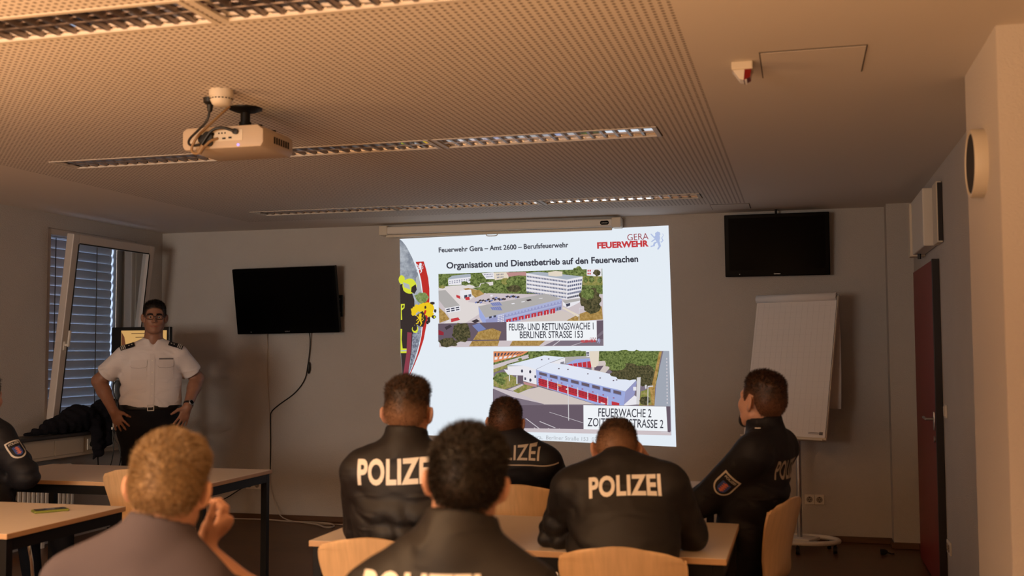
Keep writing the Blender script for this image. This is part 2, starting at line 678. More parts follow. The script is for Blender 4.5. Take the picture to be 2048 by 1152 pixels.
# ------------------------------------------------------------------ louvre ceiling lights
def fixture_proto():
    t = thing('ceiling_light', '', 'ceiling light')
    L_, W_ = 1.176, 0.25
    x0, x1, y0, y1 = -L_ / 2, L_ / 2, -W_ / 2, W_ / 2
    b = B()
    for s in ((x0, y0, x1, y0 + 0.018), (x0, y1 - 0.018, x1, y1), (x0, y0 + 0.018, x0 + 0.022, y1 - 0.018), (x1 - 0.022, y0 + 0.018, x1, y1 - 0.018)):
        b.box((s[0], s[1], -0.004), (s[2], s[3], 0.006))
    b.build('trim_frame', M['trim'], t)
    # shallow mirrored tray with cross blades over it
    b = B()
    zt = 0.012
    b.box((x0 + 0.014, y0 + 0.012, zt), (x1 - 0.014, y1 - 0.006, zt + 0.006))
    for s in (-1, 1):
        b.box((s * (x1 - 0.016) - 0.002, y0 + 0.012, 0.006), (s * (x1 - 0.016) + 0.002, y1 - 0.012, zt))
        b.box((x0 + 0.016, s * (y1 - 0.011) - 0.002, 0.006), (x1 - 0.016, s * (y1 - 0.011) + 0.002, zt))
    b.build('reflector', M['mirror'], t)
    b = B()
    n = 17
    for k in range(1, n):
        x = x0 + 0.022 + (L_ - 0.044) * k / n
        b.prism([(x - 0.009, y0 + 0.018, zt), (x + 0.009, y0 + 0.018, zt), (x + 0.0065, y0 + 0.018, 0.0015), (x - 0.0065, y0 + 0.018, 0.0015)], (0, W_ - 0.036, 0))
    b.box((x0 + 0.022, -0.004, 0.0), (x1 - 0.022, 0.004, 0.005))
    b.build('louvre', M['mirror_blade'], t)
    return t


fx = fixture_proto()
rown = ['nearest row', 'middle row over the projector', 'far row by the screen']
coln = ['left', 'middle', 'right']
first = True
for j, (y0, y1) in enumerate(FROWS):
    for k in range(3):
        loc = ((FXE[k] + FXE[k + 1]) / 2, (y0 + y1) / 2, H)
        lab = 'recessed louvre ceiling light, %s one of the %s' % (coln[k], rown[j])
        if first:
            fx.location = loc
            fx['label'] = lab
            fx['group'] = 'louvre ceiling lights'
            first = False
        else:
            copy_tree(fx, loc, 0, lab, 'louvre ceiling lights')

# ------------------------------------------------------------------ window with tilted sash
t = thing('window_1', None, None, (XL, WY0, WZ0), kind='structure')
b = B()
fw = 0.05
x0, x1 = XL - 0.085, XL - 0.01
b.box((x0, WY0, WZ0), (x1, WY0 + fw, WZ1), 0.004)
b.box((x0, WY1 - fw, WZ0), (x1, WY1, WZ1), 0.004)
b.box((x0, WY0 + fw, WZ1 - fw), (x1, WY1 - fw, WZ1), 0.004)
b.box((x0, WY0 + fw, WZ0), (x1, WY1 - fw, WZ0 + fw), 0.004)
b.build('window_frame', M['frame_white'], t, world=True)
# sash hinged at the bottom, top swung in
sy0, sy1, sz0, sz1 = WY0 + 0.035, WY1 - 0.035, WZ0 + 0.035, WZ1 - 0.04
ang = math.radians(6.3)
RS = Matrix.Translation((XL + 0.012, 0, sz0)) @ Matrix.Rotation(ang, 4, 'Y')
sh = sz1 - sz0


def sashbox(b, y0, y1, z0, z1, x0=-0.03, x1=0.035, bev=0.006):
    vs_ = b.box((x0, y0, z0), (x1, y1, z1), bev)
    bmesh.ops.transform(b.bm, matrix=RS, verts=vs_)


b = B()
sw = 0.078
sashbox(b, sy0, sy0 + sw, 0, sh)
sashbox(b, sy1 - sw, sy1, 0, sh)
sashbox(b, sy0 + sw, sy1 - sw, sh - sw, sh)
sashbox(b, sy0 + sw, sy1 - sw, 0, sw)
sash = b.build('sash', M['frame_white'], t, world=True)
b = B()
sashbox(b, sy0 + sw, sy1 - sw, sw, sh - sw, -0.004, 0.004, 0)
b.build('glass_pane', M['glass'], sash, world=True)
b = B()
for s in ((sy0 + sw - 0.012, sy0 + sw, sw, sh - sw), (sy1 - sw, sy1 - sw + 0.012, sw, sh - sw), (sy0 + sw, sy1 - sw, sh - sw, sh - sw + 0.01)):
    sashbox(b, s[0], s[1], s[2], s[3], 0.034, 0.037, 0)
b.build('pane_gasket', M['rubber'], sash, world=True)
b = B()
hz = 0.62
sashbox(b, sy0 + 0.022, sy0 + 0.052, hz - 0.035, hz + 0.035, 0.033, 0.043, 0.004)
sashbox(b, sy0 + 0.028, sy0 + 0.046, hz + 0.0, hz + 0.018, 0.04, 0.075, 0.004)
sashbox(b, sy0 + 0.026, sy0 + 0.05, hz - 0.005, hz + 0.125, 0.062, 0.078, 0.006)
b.build('window_handle', M['white_plastic'], sash, world=True, smooth=True)

# outside slat blind
t = thing('venetian_blind', 'closed grey outside slat blind behind the tilted window', 'window blind', (XL - 0.17, (WY0 + WY1) / 2, WZ0))
b = B()
n = 20
by0, by1 = WY0 + 0.0, WY1 - 0.135
for k in range(n):
    z = WZ0 + 0.10 + k * 0.0765
    prof = []
    for i in range(9):
        u = i / 8 - 0.5
        a = math.radians(81)
        w_ = 0.094 * u
        c_ = 0.011 * (1 - 4 * u * u)
        prof.append((XL - 0.17 + w_ * math.cos(a) + c_ * math.sin(a), z + w_ * math.sin(a) + c_ * math.cos(a)))
    pr = [b.bm.verts.new((x, by0, zz)) for x, zz in prof]
    pr2 = [b.bm.verts.new((x, by1, zz)) for x, zz in prof]
    for i in range(8):
        b.bm.faces.new((pr[i], pr[i + 1], pr2[i + 1], pr2[i]))
so = b.build('slat', M['slat'], t, world=True)
for p in so.data.polygons:
    p.use_smooth = True
sm = so.modifiers.new('thickness', 'SOLIDIFY')
sm.thickness = 0.0012
for yy in (WY0 + 0.28, WY1 - 0.36):
    b = B()
    b.tube([(XL - 0.145, yy, WZ0 + 0.01), (XL - 0.145, yy, WZ1 - 0.02)], 0.0035, 6)
    b.build('ladder_cord', M['black_plastic'], t, world=True)
b = B()
b.box((XL - 0.225, WY1 - 0.122, WZ0), (XL - 0.115, WY1 - 0.045, WZ1), 0.004)
b.box((XL - 0.20, WY1 - 0.05, WZ0), (XL - 0.14, WY1, WZ1), 0.004)
b.build('guide_rail', M['alu'], t, world=True)
b = B()
b.box((XL - 0.22, WY0 + 0.01, WZ1 - 0.05), (XL - 0.12, WY1 - 0.08, WZ1 + 0.02), 0.004)
b.build('head_box', M['alu'], t, world=True)

# sill, cable duct and radiator under it
t = thing('window_sill', 'dark window sill board under the tilted window', 'window sill', (XL + 0.08, 6.6, 0.835))
b = B()
b.box((XL, 4.7, 0.836), (XL + 0.215, D - 0.002, 0.862), 0.006)
b.build('sill_board', M['sill'], t, world=True)
t = thing('cable_duct', 'beige cable duct running along the wall below the sill', 'cable duct', (XL + 0.08, 6.6, 0.67))
b = B()
b.box((XL, 4.7, 0.675), (XL + 0.175, D - 0.002, 0.836), 0.006)
b.build('duct_body', M['duct'], t, world=True)
b = B()
b.box((XL + 0.175, 4.7, 0.70), (XL + 0.181, 7.12, 0.815), 0.002)
b.box((XL + 0.175, 7.125, 0.70), (XL + 0.181, 7.47, 0.815), 0.002)
b.box((XL + 0.175, 7.86, 0.70), (XL + 0.181, D - 0.01, 0.815), 0.002)
b.build('duct_cover', M['duct'], t, world=True)
for yy in (7.56, 7.68, 7.80):
    b = B()
    b.box((XL + 0.175, yy - 0.045, 0.712), (XL + 0.184, yy + 0.045, 0.802), 0.004)
    so = b.build('socket_plate', M['white_plastic'], t, world=True)
    b = B()
    b.lathe((XL + 0.1845, yy, 0.757), (1, 0, 0), [(0.001, 0.0), (0.019, 0.0), (0.022, 0.004), (0.001, 0.0041)], 20)
    b.build('socket_well', M['hole'], so, world=True)
t = thing('radiator', 'white ribbed radiator under the cable duct, behind the far left table', 'radiator', (XL + 0.09, 6.4, 0.1))
b = B()
b.box((XL + 0.05, 5.3, 0.12), (XL + 0.13, 7.4, 0.62), 0.01)
for k in range(42):
    y = 5.33 + k * 0.05
    b.box((XL + 0.13, y, 0.14), (XL + 0.142, y + 0.032, 0.60), 0.005)
b.build('panel', M['white_plastic'], t, world=True)
for yy in (5.6, 7.1):
    b = B(); b.box((XL + 0.06, yy - 0.02, 0), (XL + 0.11, yy + 0.02, 0.13), 0.003)
    b.build('foot', M['white_plastic'], t, world=True)

# plug in the duct socket
t = thing('power_plug', 'black power plug pushed into the beige cable duct', 'plug', (XL + 0.2, 7.56, 0.757))
b = B()
b.cyl((XL + 0.181, 7.56, 0.757), (XL + 0.235, 7.56, 0.757), 0.021, 0.017)
b.tube([(XL + 0.22, 7.56, 0.757), (XL + 0.235, 7.57, 0.72), (XL + 0.22, 7.60, 0.62), (XL + 0.2, 7.64, 0.5)], 0.005, 8, smoothn=2)
b.build('plug_body', M['black_plastic'], t, world=True, smooth=True)

# ------------------------------------------------------------------ door, switch, sockets, wall boxes
t = thing('door_1', None, None, (XR, 7.67, 0), kind='structure')
b = B()
b.box((XR - 0.040, 7.118, 0.008), (XR - 0.001, 8.262, 2.045), 0.002)
leaf = b.build('door_leaf', M['red'], t, world=True)
b = B()
b.box((XR - 0.044, 7.085, 0.004), (XR - 0.001, 7.118, 2.05), 0.002)
b.build('door_edge', M['door_edge'], t, world=True)
b = B()
hy = 7.19
b.box((XR - 0.048, hy - 0.018, 0.985), (XR - 0.04, hy + 0.018, 1.10), 0.004)
b.cyl((XR - 0.04, hy, 1.055), (XR - 0.095, hy, 1.055), 0.009)
b.tube([(XR - 0.09, hy, 1.055), (XR - 0.092, hy + 0.03, 1.056), (XR - 0.092, hy + 0.135, 1.058)], 0.009, 10)
b.lathe((XR - 0.041, hy, 0.93), (-1, 0, 0), [(0.001, 0), (0.02, 0), (0.02, 0.006), (0.001, 0.006)], 20)
b.build('door_handle', M['alu'], t, world=True, smooth=True)

b = B()
b.box((XR - 0.011, 6.90, 1.076), (XR, 6.982, 1.158), 0.003)
t = thing('light_switch', 'small white light switch on the wall right of the red door', 'light switch', (XR, 6.94, 1.117))
b.build('switch_plate', M['white_plastic'], t, world=True)
b = B(); b.box((XR - 0.016, 6.912, 1.088), (XR - 0.01, 6.970, 1.146), 0.003)
b.build('rocker', M['cream_plastic'], t, world=True)


M['socket'] = mat('socket_shadow_grey', (150, 140, 130), 0.5)


def socket(name_label, c, axis, n, along):
    """wall socket plate with n wells; axis = outward normal, along = row direction"""
    ax, al = Vector(axis), Vector(along)
    c = Vector(c)
    t = thing('wall_socket', name_label, 'power socket', c)
    for k in range(n):
        p = c + al * (0.0745 * (k - (n - 1) / 2))
        b = B()
        b.obox(p + ax * 0.005, al * 0.0368, Vector((0, 0, 0.039)), ax * 0.005, 0.003)
        pl = b.build('socket_plate', M['white_plastic'], t, world=True)
        b = B()
        b.lathe(p + ax * 0.0101, ax, [(0.0205, 0.0), (0.0235, 0.0), (0.0235, 0.0035), (0.0205, 0.0035), (0.0205, 0.0005), (0.001, 0.0005)], 24)
        b.build('socket_well', M['socket'], pl, world=True)
        b = B()
        for s in (-1, 1):
            b.cyl(p + ax * 0.0102 + al * (s * 0.0095), p + ax * 0.0118 + al * (s * 0.0095), 0.0034, seg=10)
            b.obox(p + ax * 0.0115 + Vector((0, 0, s * 0.0165)), al * 0.004, Vector((0, 0, 0.003)), ax * 0.001)
        b.build('contact_holes', M['hole'], pl, world=True)
    return t


socket('white double wall socket below the flip chart, right of the man in profile', (0.085, D, 0.322), (0, -1, 0), 2, (1, 0, 0))
socket('white double wall socket on the back wall under the far left table', (-4.765, D, 0.302), (0, -1, 0), 2, (1, 0, 0))
socket('white wall socket low on the wall right of the red door', (XR, 6.96, 0.305), (-1, 0, 0), 2, (0, 1, 0))

t = thing('wall_box', 'white wall mounted box above the red door', 'wall box', (XR, 7.45, 2.3))
b = B(); b.box((XR - 0.085, 7.13, 2.135), (XR - 0.004, 7.85, 2.50), 0.008); b.build('housing', M['white_plastic'], t, world=True)
b = B(); b.box((XR - 0.1, 7.80, 2.125), (XR - 0.002, 7.93, 2.49), 0.004); b.build('side_panel', M['cream_plastic'], t, world=True)
b = B(); b.cyl((XR - 0.05, 7.72, 2.10), (XR - 0.05, 7.72, 2.14), 0.012); b.build('cable_gland', M['black_plastic'], t, world=True)
t = thing('wall_panel', 'thin cream panel beside the white wall box above the door', 'wall panel', (XR, 6.95, 2.3))
b = B(); b.box((XR - 0.035, 6.86, 2.13), (XR - 0.003, 7.06, 2.50), 0.004); b.build('cover', M['cream_plastic'], t, world=True)
b = B(); b.box((XR - 0.028, 6.848, 2.14), (XR - 0.002, 6.86, 2.49), 0.001); b.build('dark_edge', M['door_edge'], t, world=True)  # dark near edge of the panel

t = thing('wall_speaker', 'round cream wall speaker with dark grille on the near pilaster', 'speaker', (0.67, 4.28, 2.18))
b = B()
b.lathe((0.6705, 4.28, 2.18), (-1, 0, 0), [(0.001, 0), (0.128, 0), (0.128, 0.04), (0.124, 0.047), (0.116, 0.047), (0.114, 0.043), (0.001, 0.0425)], 56)
b.build('housing', M['cream_plastic'], t, world=True, smooth=True)
b = B()
b.lathe((0.628, 4.28, 2.18), (-1, 0, 0), [(0.114, 0.0), (0.09, 0.004), (0.001, 0.007)], 48)
b.build('grille', M['grille'], t, world=True, smooth=True)

# ------------------------------------------------------------------ things on the ceiling
t = thing('alarm_beacon', 'small white ceiling alarm with red lens on the smooth ceiling', 'alarm', (-0.19, 4.2, H))
b = B(); b.box((-0.235, 4.16, H - 0.032), (-0.155, 4.25, H), 0.004); b.build('base_block', M['cream_plastic'], t, world=True)
b = B(); b.prism([(-0.23, 4.17, H - 0.032), (-0.205, 4.17, H - 0.068), (-0.178, 4.17, H - 0.075), (-0.185, 4.17, H - 0.032)], (0, 0.07, 0)); b.build('reflector_wedge', M['white_plastic'], t, world=True)
b = B(); b.prism([(-0.186, 4.168, H - 0.032), (-0.19, 4.168, H - 0.074), (-0.165, 4.168, H - 0.062), (-0.16, 4.168, H - 0.032)], (0, 0.074, 0)); b.build('red_lens', M['red_lens'], t, world=True)


def hatch(label, x0, y0, x1, y1):
    t = thing('access_hatch', label, 'ceiling hatch', ((x0 + x1) / 2, (y0 + y1) / 2, H))
    b = B(); b.box((x0 + 0.004, y0 + 0.004, H - 0.004), (x1 - 0.004, y1 - 0.004, H + 0.01)); b.build('panel', M['ceiling_plain'], t, world=True)
    b = B()
    w = 0.0035
    for s in ((x0, y0, x1, y0 + w), (x0, y1 - w, x1, y1), (x0, y0, x0 + w, y1), (x1 - w, y0, x1, y1)):
        b.box((s[0], s[1], H - 0.0025), (s[2], s[3], H + 0.002))
    b.build('joint_gap', M['hole'], t, world=True)


M['ceiling_plain'] = mat('smooth_ceiling', (216, 208, 200), 0.9)
hatch('square access hatch in the smooth ceiling beside the small alarm', -0.127, 4.06, 0.259, 4.446)
hatch('small access hatch at the corner of the perforated ceiling by the right television', -0.647, 8.275, -0.352, 8.56)

t = thing('smoke_detector', 'round cream smoke detector on the ceiling beside the projector mount', 'smoke detector', (-2.35, 4.03, H))
b = B(); b.lathe((-2.35, 4.03, H), (0, 0, -1), [(0.001, 0), (0.05, 0), (0.052, 0.014), (0.05, 0.03), (0.001, 0.03)], 40); b.build('base_ring', M['cream_plastic'], t, world=True, smooth=True)
b = B(); b.lathe((-2.35, 4.03, H - 0.03), (0, 0, -1), [(0.001, 0), (0.046, 0), (0.047, 0.012), (0.038, 0.03), (0.03, 0.036), (0.001, 0.037)], 40); dome = b.build('sensor_head', M['cream_plastic'], t, world=True, smooth=True)
b = B()
for k in range(20):
    a = k * 2 * PI / 20
    b.obox((-2.35 + 0.0462 * math.cos(a), 4.03 + 0.0462 * math.sin(a), H - 0.039), (0.0015 * math.cos(a), 0.0015 * math.sin(a), 0), (-0.004 * math.sin(a), 0.004 * math.cos(a), 0), (0, 0, 0.0025))
b.build('vent_slots', M['hole'], t, world=True)

# projector
PX, PY = -2.44, 4.36
t = thing('projector', 'white projector hanging from a black ceiling mount', 'projector', (PX, PY, H))
b = B()
pz0, pz1 = 2.392, 2.492
x0, x1, y0, y1 = -2.655, -2.255, PY - 0.14, PY + 0.15
prof = [(x0 + 0.012, pz0), (x1 - 0.012, pz0), (x1, pz0 + 0.02), (x1, pz1 - 0.022), (x1 - 0.03, pz1), (x0 + 0.02, pz1), (x0, pz1 - 0.015), (x0, pz0 + 0.02)]
b.prism([(x, y0, z) for x, z in prof], (0, y1 - y0, 0))
bmesh.ops.bevel(b.bm, geom=list(b.bm.edges), offset=0.008, segments=2, affect='EDGES', profile=0.5)
b.build('case', M['case_cream'], t, world=True, smooth=True)
b = B()
b.prism([(x0 + 0.04, y0 - 0.002, pz0 + 0.032), (x1 - 0.10, y0 - 0.002, pz0 + 0.032), (x1 - 0.10, y0 - 0.002, pz1 - 0.02), (x0 + 0.09, y0 - 0.002, pz1 - 0.02)], (0, 0.004, 0))
pp = b.build('port_panel', M['cream_plastic'], t, world=True)
b = B()
for (x, z, r) in ((-2.50, 2.458, 0.008), (-2.47, 2.46, 0.004), (-2.455, 2.46, 0.004), (-2.44, 2.46, 0.004)):
    b.cyl((x, y0 - 0.003, z), (x, y0 + 0.001, z), r, seg=12)
for (x, z) in ((-2.445, 2.436), (-2.415, 2.438), (-2.53, 2.432), (-2.56, 2.45)):
    b.box((x - 0.008, y0 - 0.003, z - 0.004), (x + 0.008, y0 + 0.001, z + 0.004))
b.build('ports', M['black_plastic'], pp, world=True)
b = B()
for k in range(7):
    yy = y0 + 0.10 + k * 0.022
    b.box((x1 - 0.002, yy, pz0 + 0.03), (x1 + 0.002, yy + 0.012, pz1 - 0.04))
b.build('vent', M['hole'], t, world=True)
b = B(); b.cyl((-2.36, y1 - 0.002, 2.44), (-2.36, y1 + 0.03, 2.44), 0.036, 0.034, 32); b.build('lens', M['black_gloss'], t, world=True, smooth=True)
b = B(); b.cyl((-2.375, y0 - 0.001, pz0 + 0.012), (-2.375, y0 - 0.0035, pz0 + 0.012), 0.006, seg=12); b.build('status_light', emit('led_violet', (190, 160, 255), 1.6), t, world=True)
b = B()
b.lathe((PX + 0.02, PY, H), (0, 0, -1), [(0.001, 0), (0.075, 0), (0.074, 0.006), (0.05, 0.016), (0.024, 0.022), (0.001, 0.022)], 32)
b.cyl((PX + 0.02, PY, H - 0.02), (PX + 0.02, PY, 2.497), 0.022, seg=20)
b.cyl((PX + 0.02, PY, 2.535), (PX + 0.02, PY, 2.52), 0.028, seg=20)
for (dx, dy) in ((-0.09, -0.06), (0.1, -0.05), (0.1, 0.08), (-0.09, 0.08)):
    b.obox((PX + 0.02 + dx / 2, PY + dy / 2, 2.4985), (dx / 2, dy / 2, 0), (-dy * 0.08, dx * 0.08, 0), (0, 0, 0.0035))
    b.cyl((PX + 0.02 + dx, PY + dy, 2.489), (PX + 0.02 + dx, PY + dy, 2.508), 0.012, seg=14)
b.build('ceiling_mount', M['black_metal'], t, world=True, smooth=True)
# cables of the projector
t = thing('projector_cable', 'black power cable from a ceiling socket to the projector', 'cable', (-2.52, 4.2, H))
b = B()
b.lathe((-2.47, 4.14, H), (0, 0, -1), [(0.001, 0.0), (0.03, 0.0), (0.028, 0.02), (0.014, 0.03), (0.011, 0.055), (0.006, 0.062), (0.001, 0.063)], 18)
b.tube([(-2.47, 4.14, H - 0.05), (-2.48, 4.14, H - 0.10), (-2.545, 4.16, H - 0.14), (-2.60, 4.18, H - 0.17), (-2.60, 4.19, H - 0.195), (-2.55, 4.205, H - 0.19), (-2.52, y0 - 0.012, 2.44), (-2.52, y0, 2.44)], 0.0055, 8, smoothn=3)
b.tube([(-2.55, 4.2, 2.40), (-2.52, 4.195, 2.44), (-2.49, 4.195, 2.475), (-2.44, 4.2, 2.482), (-2.395, 4.2, 2.465), (-2.385, y0 - 0.004, 2.462)], 0.0065, 8, smoothn=3)
for (x, z, r) in ((-2.545, 2.435, 0.02), (-2.52, 2.445, 0.024), (-2.515, 2.42, 0.018), (-2.385, 2.462, 0.013)):
    b.lathe((x, y0 - 0.02, z), (0, 1, 0), [(0.001, 0), (r, 0.002), (r * 0.9, 0.02), (0.001, 0.021)], 14)
b.build('cable_run', M['cable_black'], t, world=True, smooth=True)
t = thing('signal_cable', 'tan signal cable looping below the back of the projector', 'cable', (-2.5, 4.25, H))
b = B()
b.tube([(PX - 0.02, PY - 0.07, H - 0.004), (-2.50, 4.24, H - 0.07), (-2.56, 4.19, H - 0.15), (-2.585, 4.185, 2.40), (-2.585, 4.185, 2.375), (-2.555, 4.185, 2.365), (-2.535, 4.188, 2.385), (-2.50, 4.195, 2.425), (-2.475, y0 - 0.002, 2.438)], 0.006, 8, smoothn=3)
b.cyl((-2.548, 4.186, 2.372), (-2.528, 4.188, 2.402), 0.012, 0.012, 12)
b.build('cable_run', M['cable_tan'], t, world=True, smooth=True)

# ------------------------------------------------------------------ roller screen (rolled up) on the back wall
t = thing('roller_screen', 'rolled up white roller screen in its long case above the slide', 'projection screen', (-2.45, D - 0.07, 2.53))
sx0, sx1 = -3.50, -1.42
b = B(); b.box((sx0, D - 0.115, 2.508), (sx1, D - 0.03, 2.574), 0.012); b.build('screen_case', M['white_plastic'], t, world=True)
for x in (sx0 - 0.02, sx1 - 0.055):
    b = B(); b.box((x, D - 0.125, 2.50), (x + 0.075, D, 2.582), 0.006); b.build('end_bracket', M['cream_plastic'], t, world=True)
b = B(); b.box((sx0 + 0.03, D - 0.085, 2.482), (sx1 - 0.06, D - 0.06, 2.506), 0.005); bar = b.build('bottom_bar', M['cream_plastic'], t, world=True)
b = B(); b.tube([(-2.56, D - 0.075, 2.484), (-2.555, D - 0.08, 2.468), (-2.51, D - 0.08, 2.466), (-2.465, D - 0.08, 2.468), (-2.46, D - 0.075, 2.484)], 0.004, 8, smoothn=1); b.build('pull_tab', M['white_plastic'], bar, world=True)
b = B()
px_, pz_ = -1.535, 2.541
pts = []
for k in range(24):
    a = k * 2 * PI / 24
    pts.append((px_ + (0.022 if math.cos(a) > 0 else -0.022) + 0.015 * math.cos(a), D - 0.1165, pz_ + 0.017 * math.sin(a)))
b.prism(pts, (0, 0.003, 0))
bd = b.build('name_badge', M['black_gloss'], t, world=True)
v, f = text_mesh('celexon', 0.0)
v = v / cap_height()
w_ = v[:, 0].max()
me = bpy.data.meshes.new('badge_text')
me.from_pydata([(px_ - 0.026 + x / w_ * 0.052, D - 0.1170, pz_ - 0.006 + y * 0.011) for x, y in v], [], f)
place_mesh('badge_text', me, M['white_plastic'], bd, world=True)


# ------------------------------------------------------------------ televisions
def tv(name_label, top_l, top_r, drop, tilt, depth, brand, mounts):
    """flat television; top edge from top_l to top_r, screen plane tilted forward by tilt"""
    a, c = Vector(top_l), Vector(top_r)
    ax = (c - a).normalized()
    W = (c - a).length
    nh = ax.cross(Vector((0, 0, 1)))          # facing direction (horizontal)
    if nh.y > 0:
        nh = -nh
    nrm = (nh * math.cos(tilt) + Vector((0, 0, -1)) * math.sin(tilt)).normalized()
    dn = (Vector((0, 0, -1)) * math.cos(tilt) - nh * math.sin(tilt)).normalized()
    ctr = (a + c) / 2 + dn * (drop / 2) - nrm * (depth / 2)
    t = thing('television', name_label, 'television', ctr)
    b = B(); b.obox(ctr, ax * (W / 2), dn * (drop / 2), nrm * (depth / 2), 0.006); b.build('casing', M['black_gloss'], t, world=True)
    b = B(); b.obox(ctr + nrm * (depth / 2) - dn * 0.012, ax * (W / 2 - 0.032), dn * (drop / 2 - 0.04), nrm * 0.0015); b.build('screen_panel', M['screen_off'], t, world=True)
    b = B(); b.obox(ctr - nrm * (depth / 2 + 0.02), ax * (W * 0.36), dn * (drop * 0.36), nrm * 0.022, 0.008); b.build('rear_cover', M['black_plastic'], t, world=True)
    v, f = text_mesh(brand, 0.005)
    v = v / cap_height()
    w_ = v[:, 0].max()
    o_ = ctr + nrm * (depth / 2 + 0.0012) + dn * (drop / 2 - 0.02)
    sgn = 1
    me = bpy.data.meshes.new('brand_text')
    me.from_pydata([tuple(o_ + ax * ((x / w_ - 0.5) * 0.05) - dn * ((y - 0.5) * 0.009)) for x, y in v], [], f)
    place_mesh('brand_text', me, M['alu'], t, world=True)
    b = B(); b.obox(o_ + ax * (W * -0.36), ax * 0.003, dn * 0.003, nrm * 0.001); b.build('standby_light', M['white_plastic'], t, world=True)
    for (p0, p1, hx, hz) in mounts:
        b = B(); b.box(p0, p1, 0.003); b.build('wall_bracket', M['black_metal'], t, world=True)
    return t, ctr, ax, dn, nrm


TL, TR_ = (-4.874, D - 0.235, 2.226), (-3.886, D - 0.235, 2.236)
t, ctr, ax, dn, nrm = tv('black television tilted on a swivel bracket, left of the slide', TL, TR_, 0.588, math.radians(11), 0.055, 'SONY', [
    ((-4.56, D - 0.15, 1.84), (-4.30, D - 0.004, 2.04), 0, 0)])
b = B()
b.box((-3.935, D - 0.06, 1.80), (-3.885, D - 0.045, 1.99), 0.003)
b.box((-4.40, D - 0.06, 1.86), (-3.93, D - 0.045, 1.93), 0.003)
ar = b.build('side_bracket', M['black_metal'], t, world=True)
for z in (1.835, 1.955):
    b = B()
    b.cyl((-3.91, D - 0.062, z), (-3.91, D - 0.058, z), 0.008, seg=12)
    b.build('bracket_hole', M['alu'], ar, world=True)
TL, TR_ = (-0.565, D - 0.16, 2.560), (0.238, D - 0.16, 2.560)
t, ctr, ax, dn, nrm = tv('black television mounted high above the flip chart', TL, TR_, 0.492, math.radians(6), 0.06, 'Lexeco', [
    ((-0.28, D - 0.12, 2.22), (-0.05, D - 0.004, 2.45), 0, 0)])
b = B(); b.cyl((-0.165, D - 0.10, 2.45), (-0.165, D - 0.10, H), 0.009, seg=12); b.build('ceiling_rod', M['black_metal'], t, world=True)

# cables under the left television
t = thing('television_cable', 'black cable with inline switch hanging from the left television', 'cable', (-4.22, D - 0.02, 1.65))
b = B()
b.tube([(-4.20, D - 0.09, 1.70), (-4.205, D - 0.03, 1.62), (-4.215, D - 0.02, 1.5), (-4.235, D - 0.018, 1.36), (-4.26, D - 0.015, 1.24), (-4.36, D - 0.012, 1.12), (-4.52, D - 0.01, 1.02), (-4.60, D - 0.01, 0.955), (-4.60, D - 0.01, 0.9), (-4.595, D - 0.01, 0.6), (-4.60, D - 0.01, 0.42)], 0.005, 8, smoothn=2)
b.build('cable_run', M['cable_black'], t, world=True, smooth=True)
b = B(); b.lathe((-4.222, D - 0.02, 1.405), (-0.02, 0, -1), [(0.001, 0), (0.009, 0.01), (0.015, 0.03), (0.016, 0.07), (0.008, 0.10), (0.001, 0.11)], 14); b.build('inline_switch', M['cable_black'], t, world=True, smooth=True)
t = thing('white_cord', 'thin white cord hanging down the wall below the left television', 'cord', (-4.63, D - 0.01, 1.7))
b = B()
b.tube([(-4.635, D - 0.06, 1.72), (-4.635, D - 0.008, 1.6), (-4.64, D - 0.006, 1.3), (-4.615, D - 0.006, 1.02), (-4.605, D - 0.006, 0.6), (-4.60, D - 0.02, 0.30), (-4.52, D - 0.05, 0.12), (-4.42, D - 0.12, 0.02), (-4.1, D - 0.18, 0.008), (-3.80, D - 0.16, 0.008)], 0.0045, 6, smoothn=2)
b.build('cord_run', M['cable_white'], t, world=True, smooth=True)
t = thing('floor_cable', 'white cable lying along the back wall floor and curling at its end', 'cable', (-4.3, D - 0.1, 0.0))
b = B()
b.tube([(-5.3, D - 0.05, 0.008), (-4.9, D - 0.09, 0.008), (-4.6, D - 0.05, 0.008), (-4.35, D - 0.12, 0.008), (-4.1, D - 0.1, 0.008), (-3.92, D - 0.15, 0.01), (-3.84, D - 0.3, 0.008), (-3.9, D - 0.36, 0.01), (-4.0, D - 0.25, 0.012), (-4.2, D - 0.16, 0.014)], 0.007, 6, smoothn=2)
b.build('cable_run', M['cable_white'], t, world=True, smooth=True)
t = thing('socket_cable', 'black cable plugged into the socket under the far left table', 'cable', (-4.84, D - 0.02, 0.31))
b = B()
b.lathe((-4.80, D - 0.012, 0.302), (0, -1, 0), [(0.001, 0), (0.02, 0), (0.017, 0.035), (0.001, 0.036)], 14)
b.tube([(-4.80, D - 0.045, 0.302), (-4.86, D - 0.07, 0.27), (-5.02, D - 0.07, 0.17), (-5.2, D - 0.06, 0.12), (-5.5, D - 0.06, 0.16)], 0.005, 8, smoothn=2)
b.build('cable_run', M['cable_black'], t, world=True, smooth=True)
t = thing('dropped_plug', 'small dark plug lying on the floor near the red door', 'plug', (0.56, 8.33, 0.0))
b = B(); b.lathe((0.535, 8.33, 0.022), (1, 0.15, 0), [(0.001, 0), (0.02, 0.002), (0.021, 0.03), (0.01, 0.05), (0.001, 0.052)], 16)
b.tube([(0.58, 8.335, 0.02), (0.61, 8.34, 0.008), (0.63, 8.36, 0.006)], 0.005, 6)
b.build('plug_body', M['rubber'], t, world=True, smooth=True)

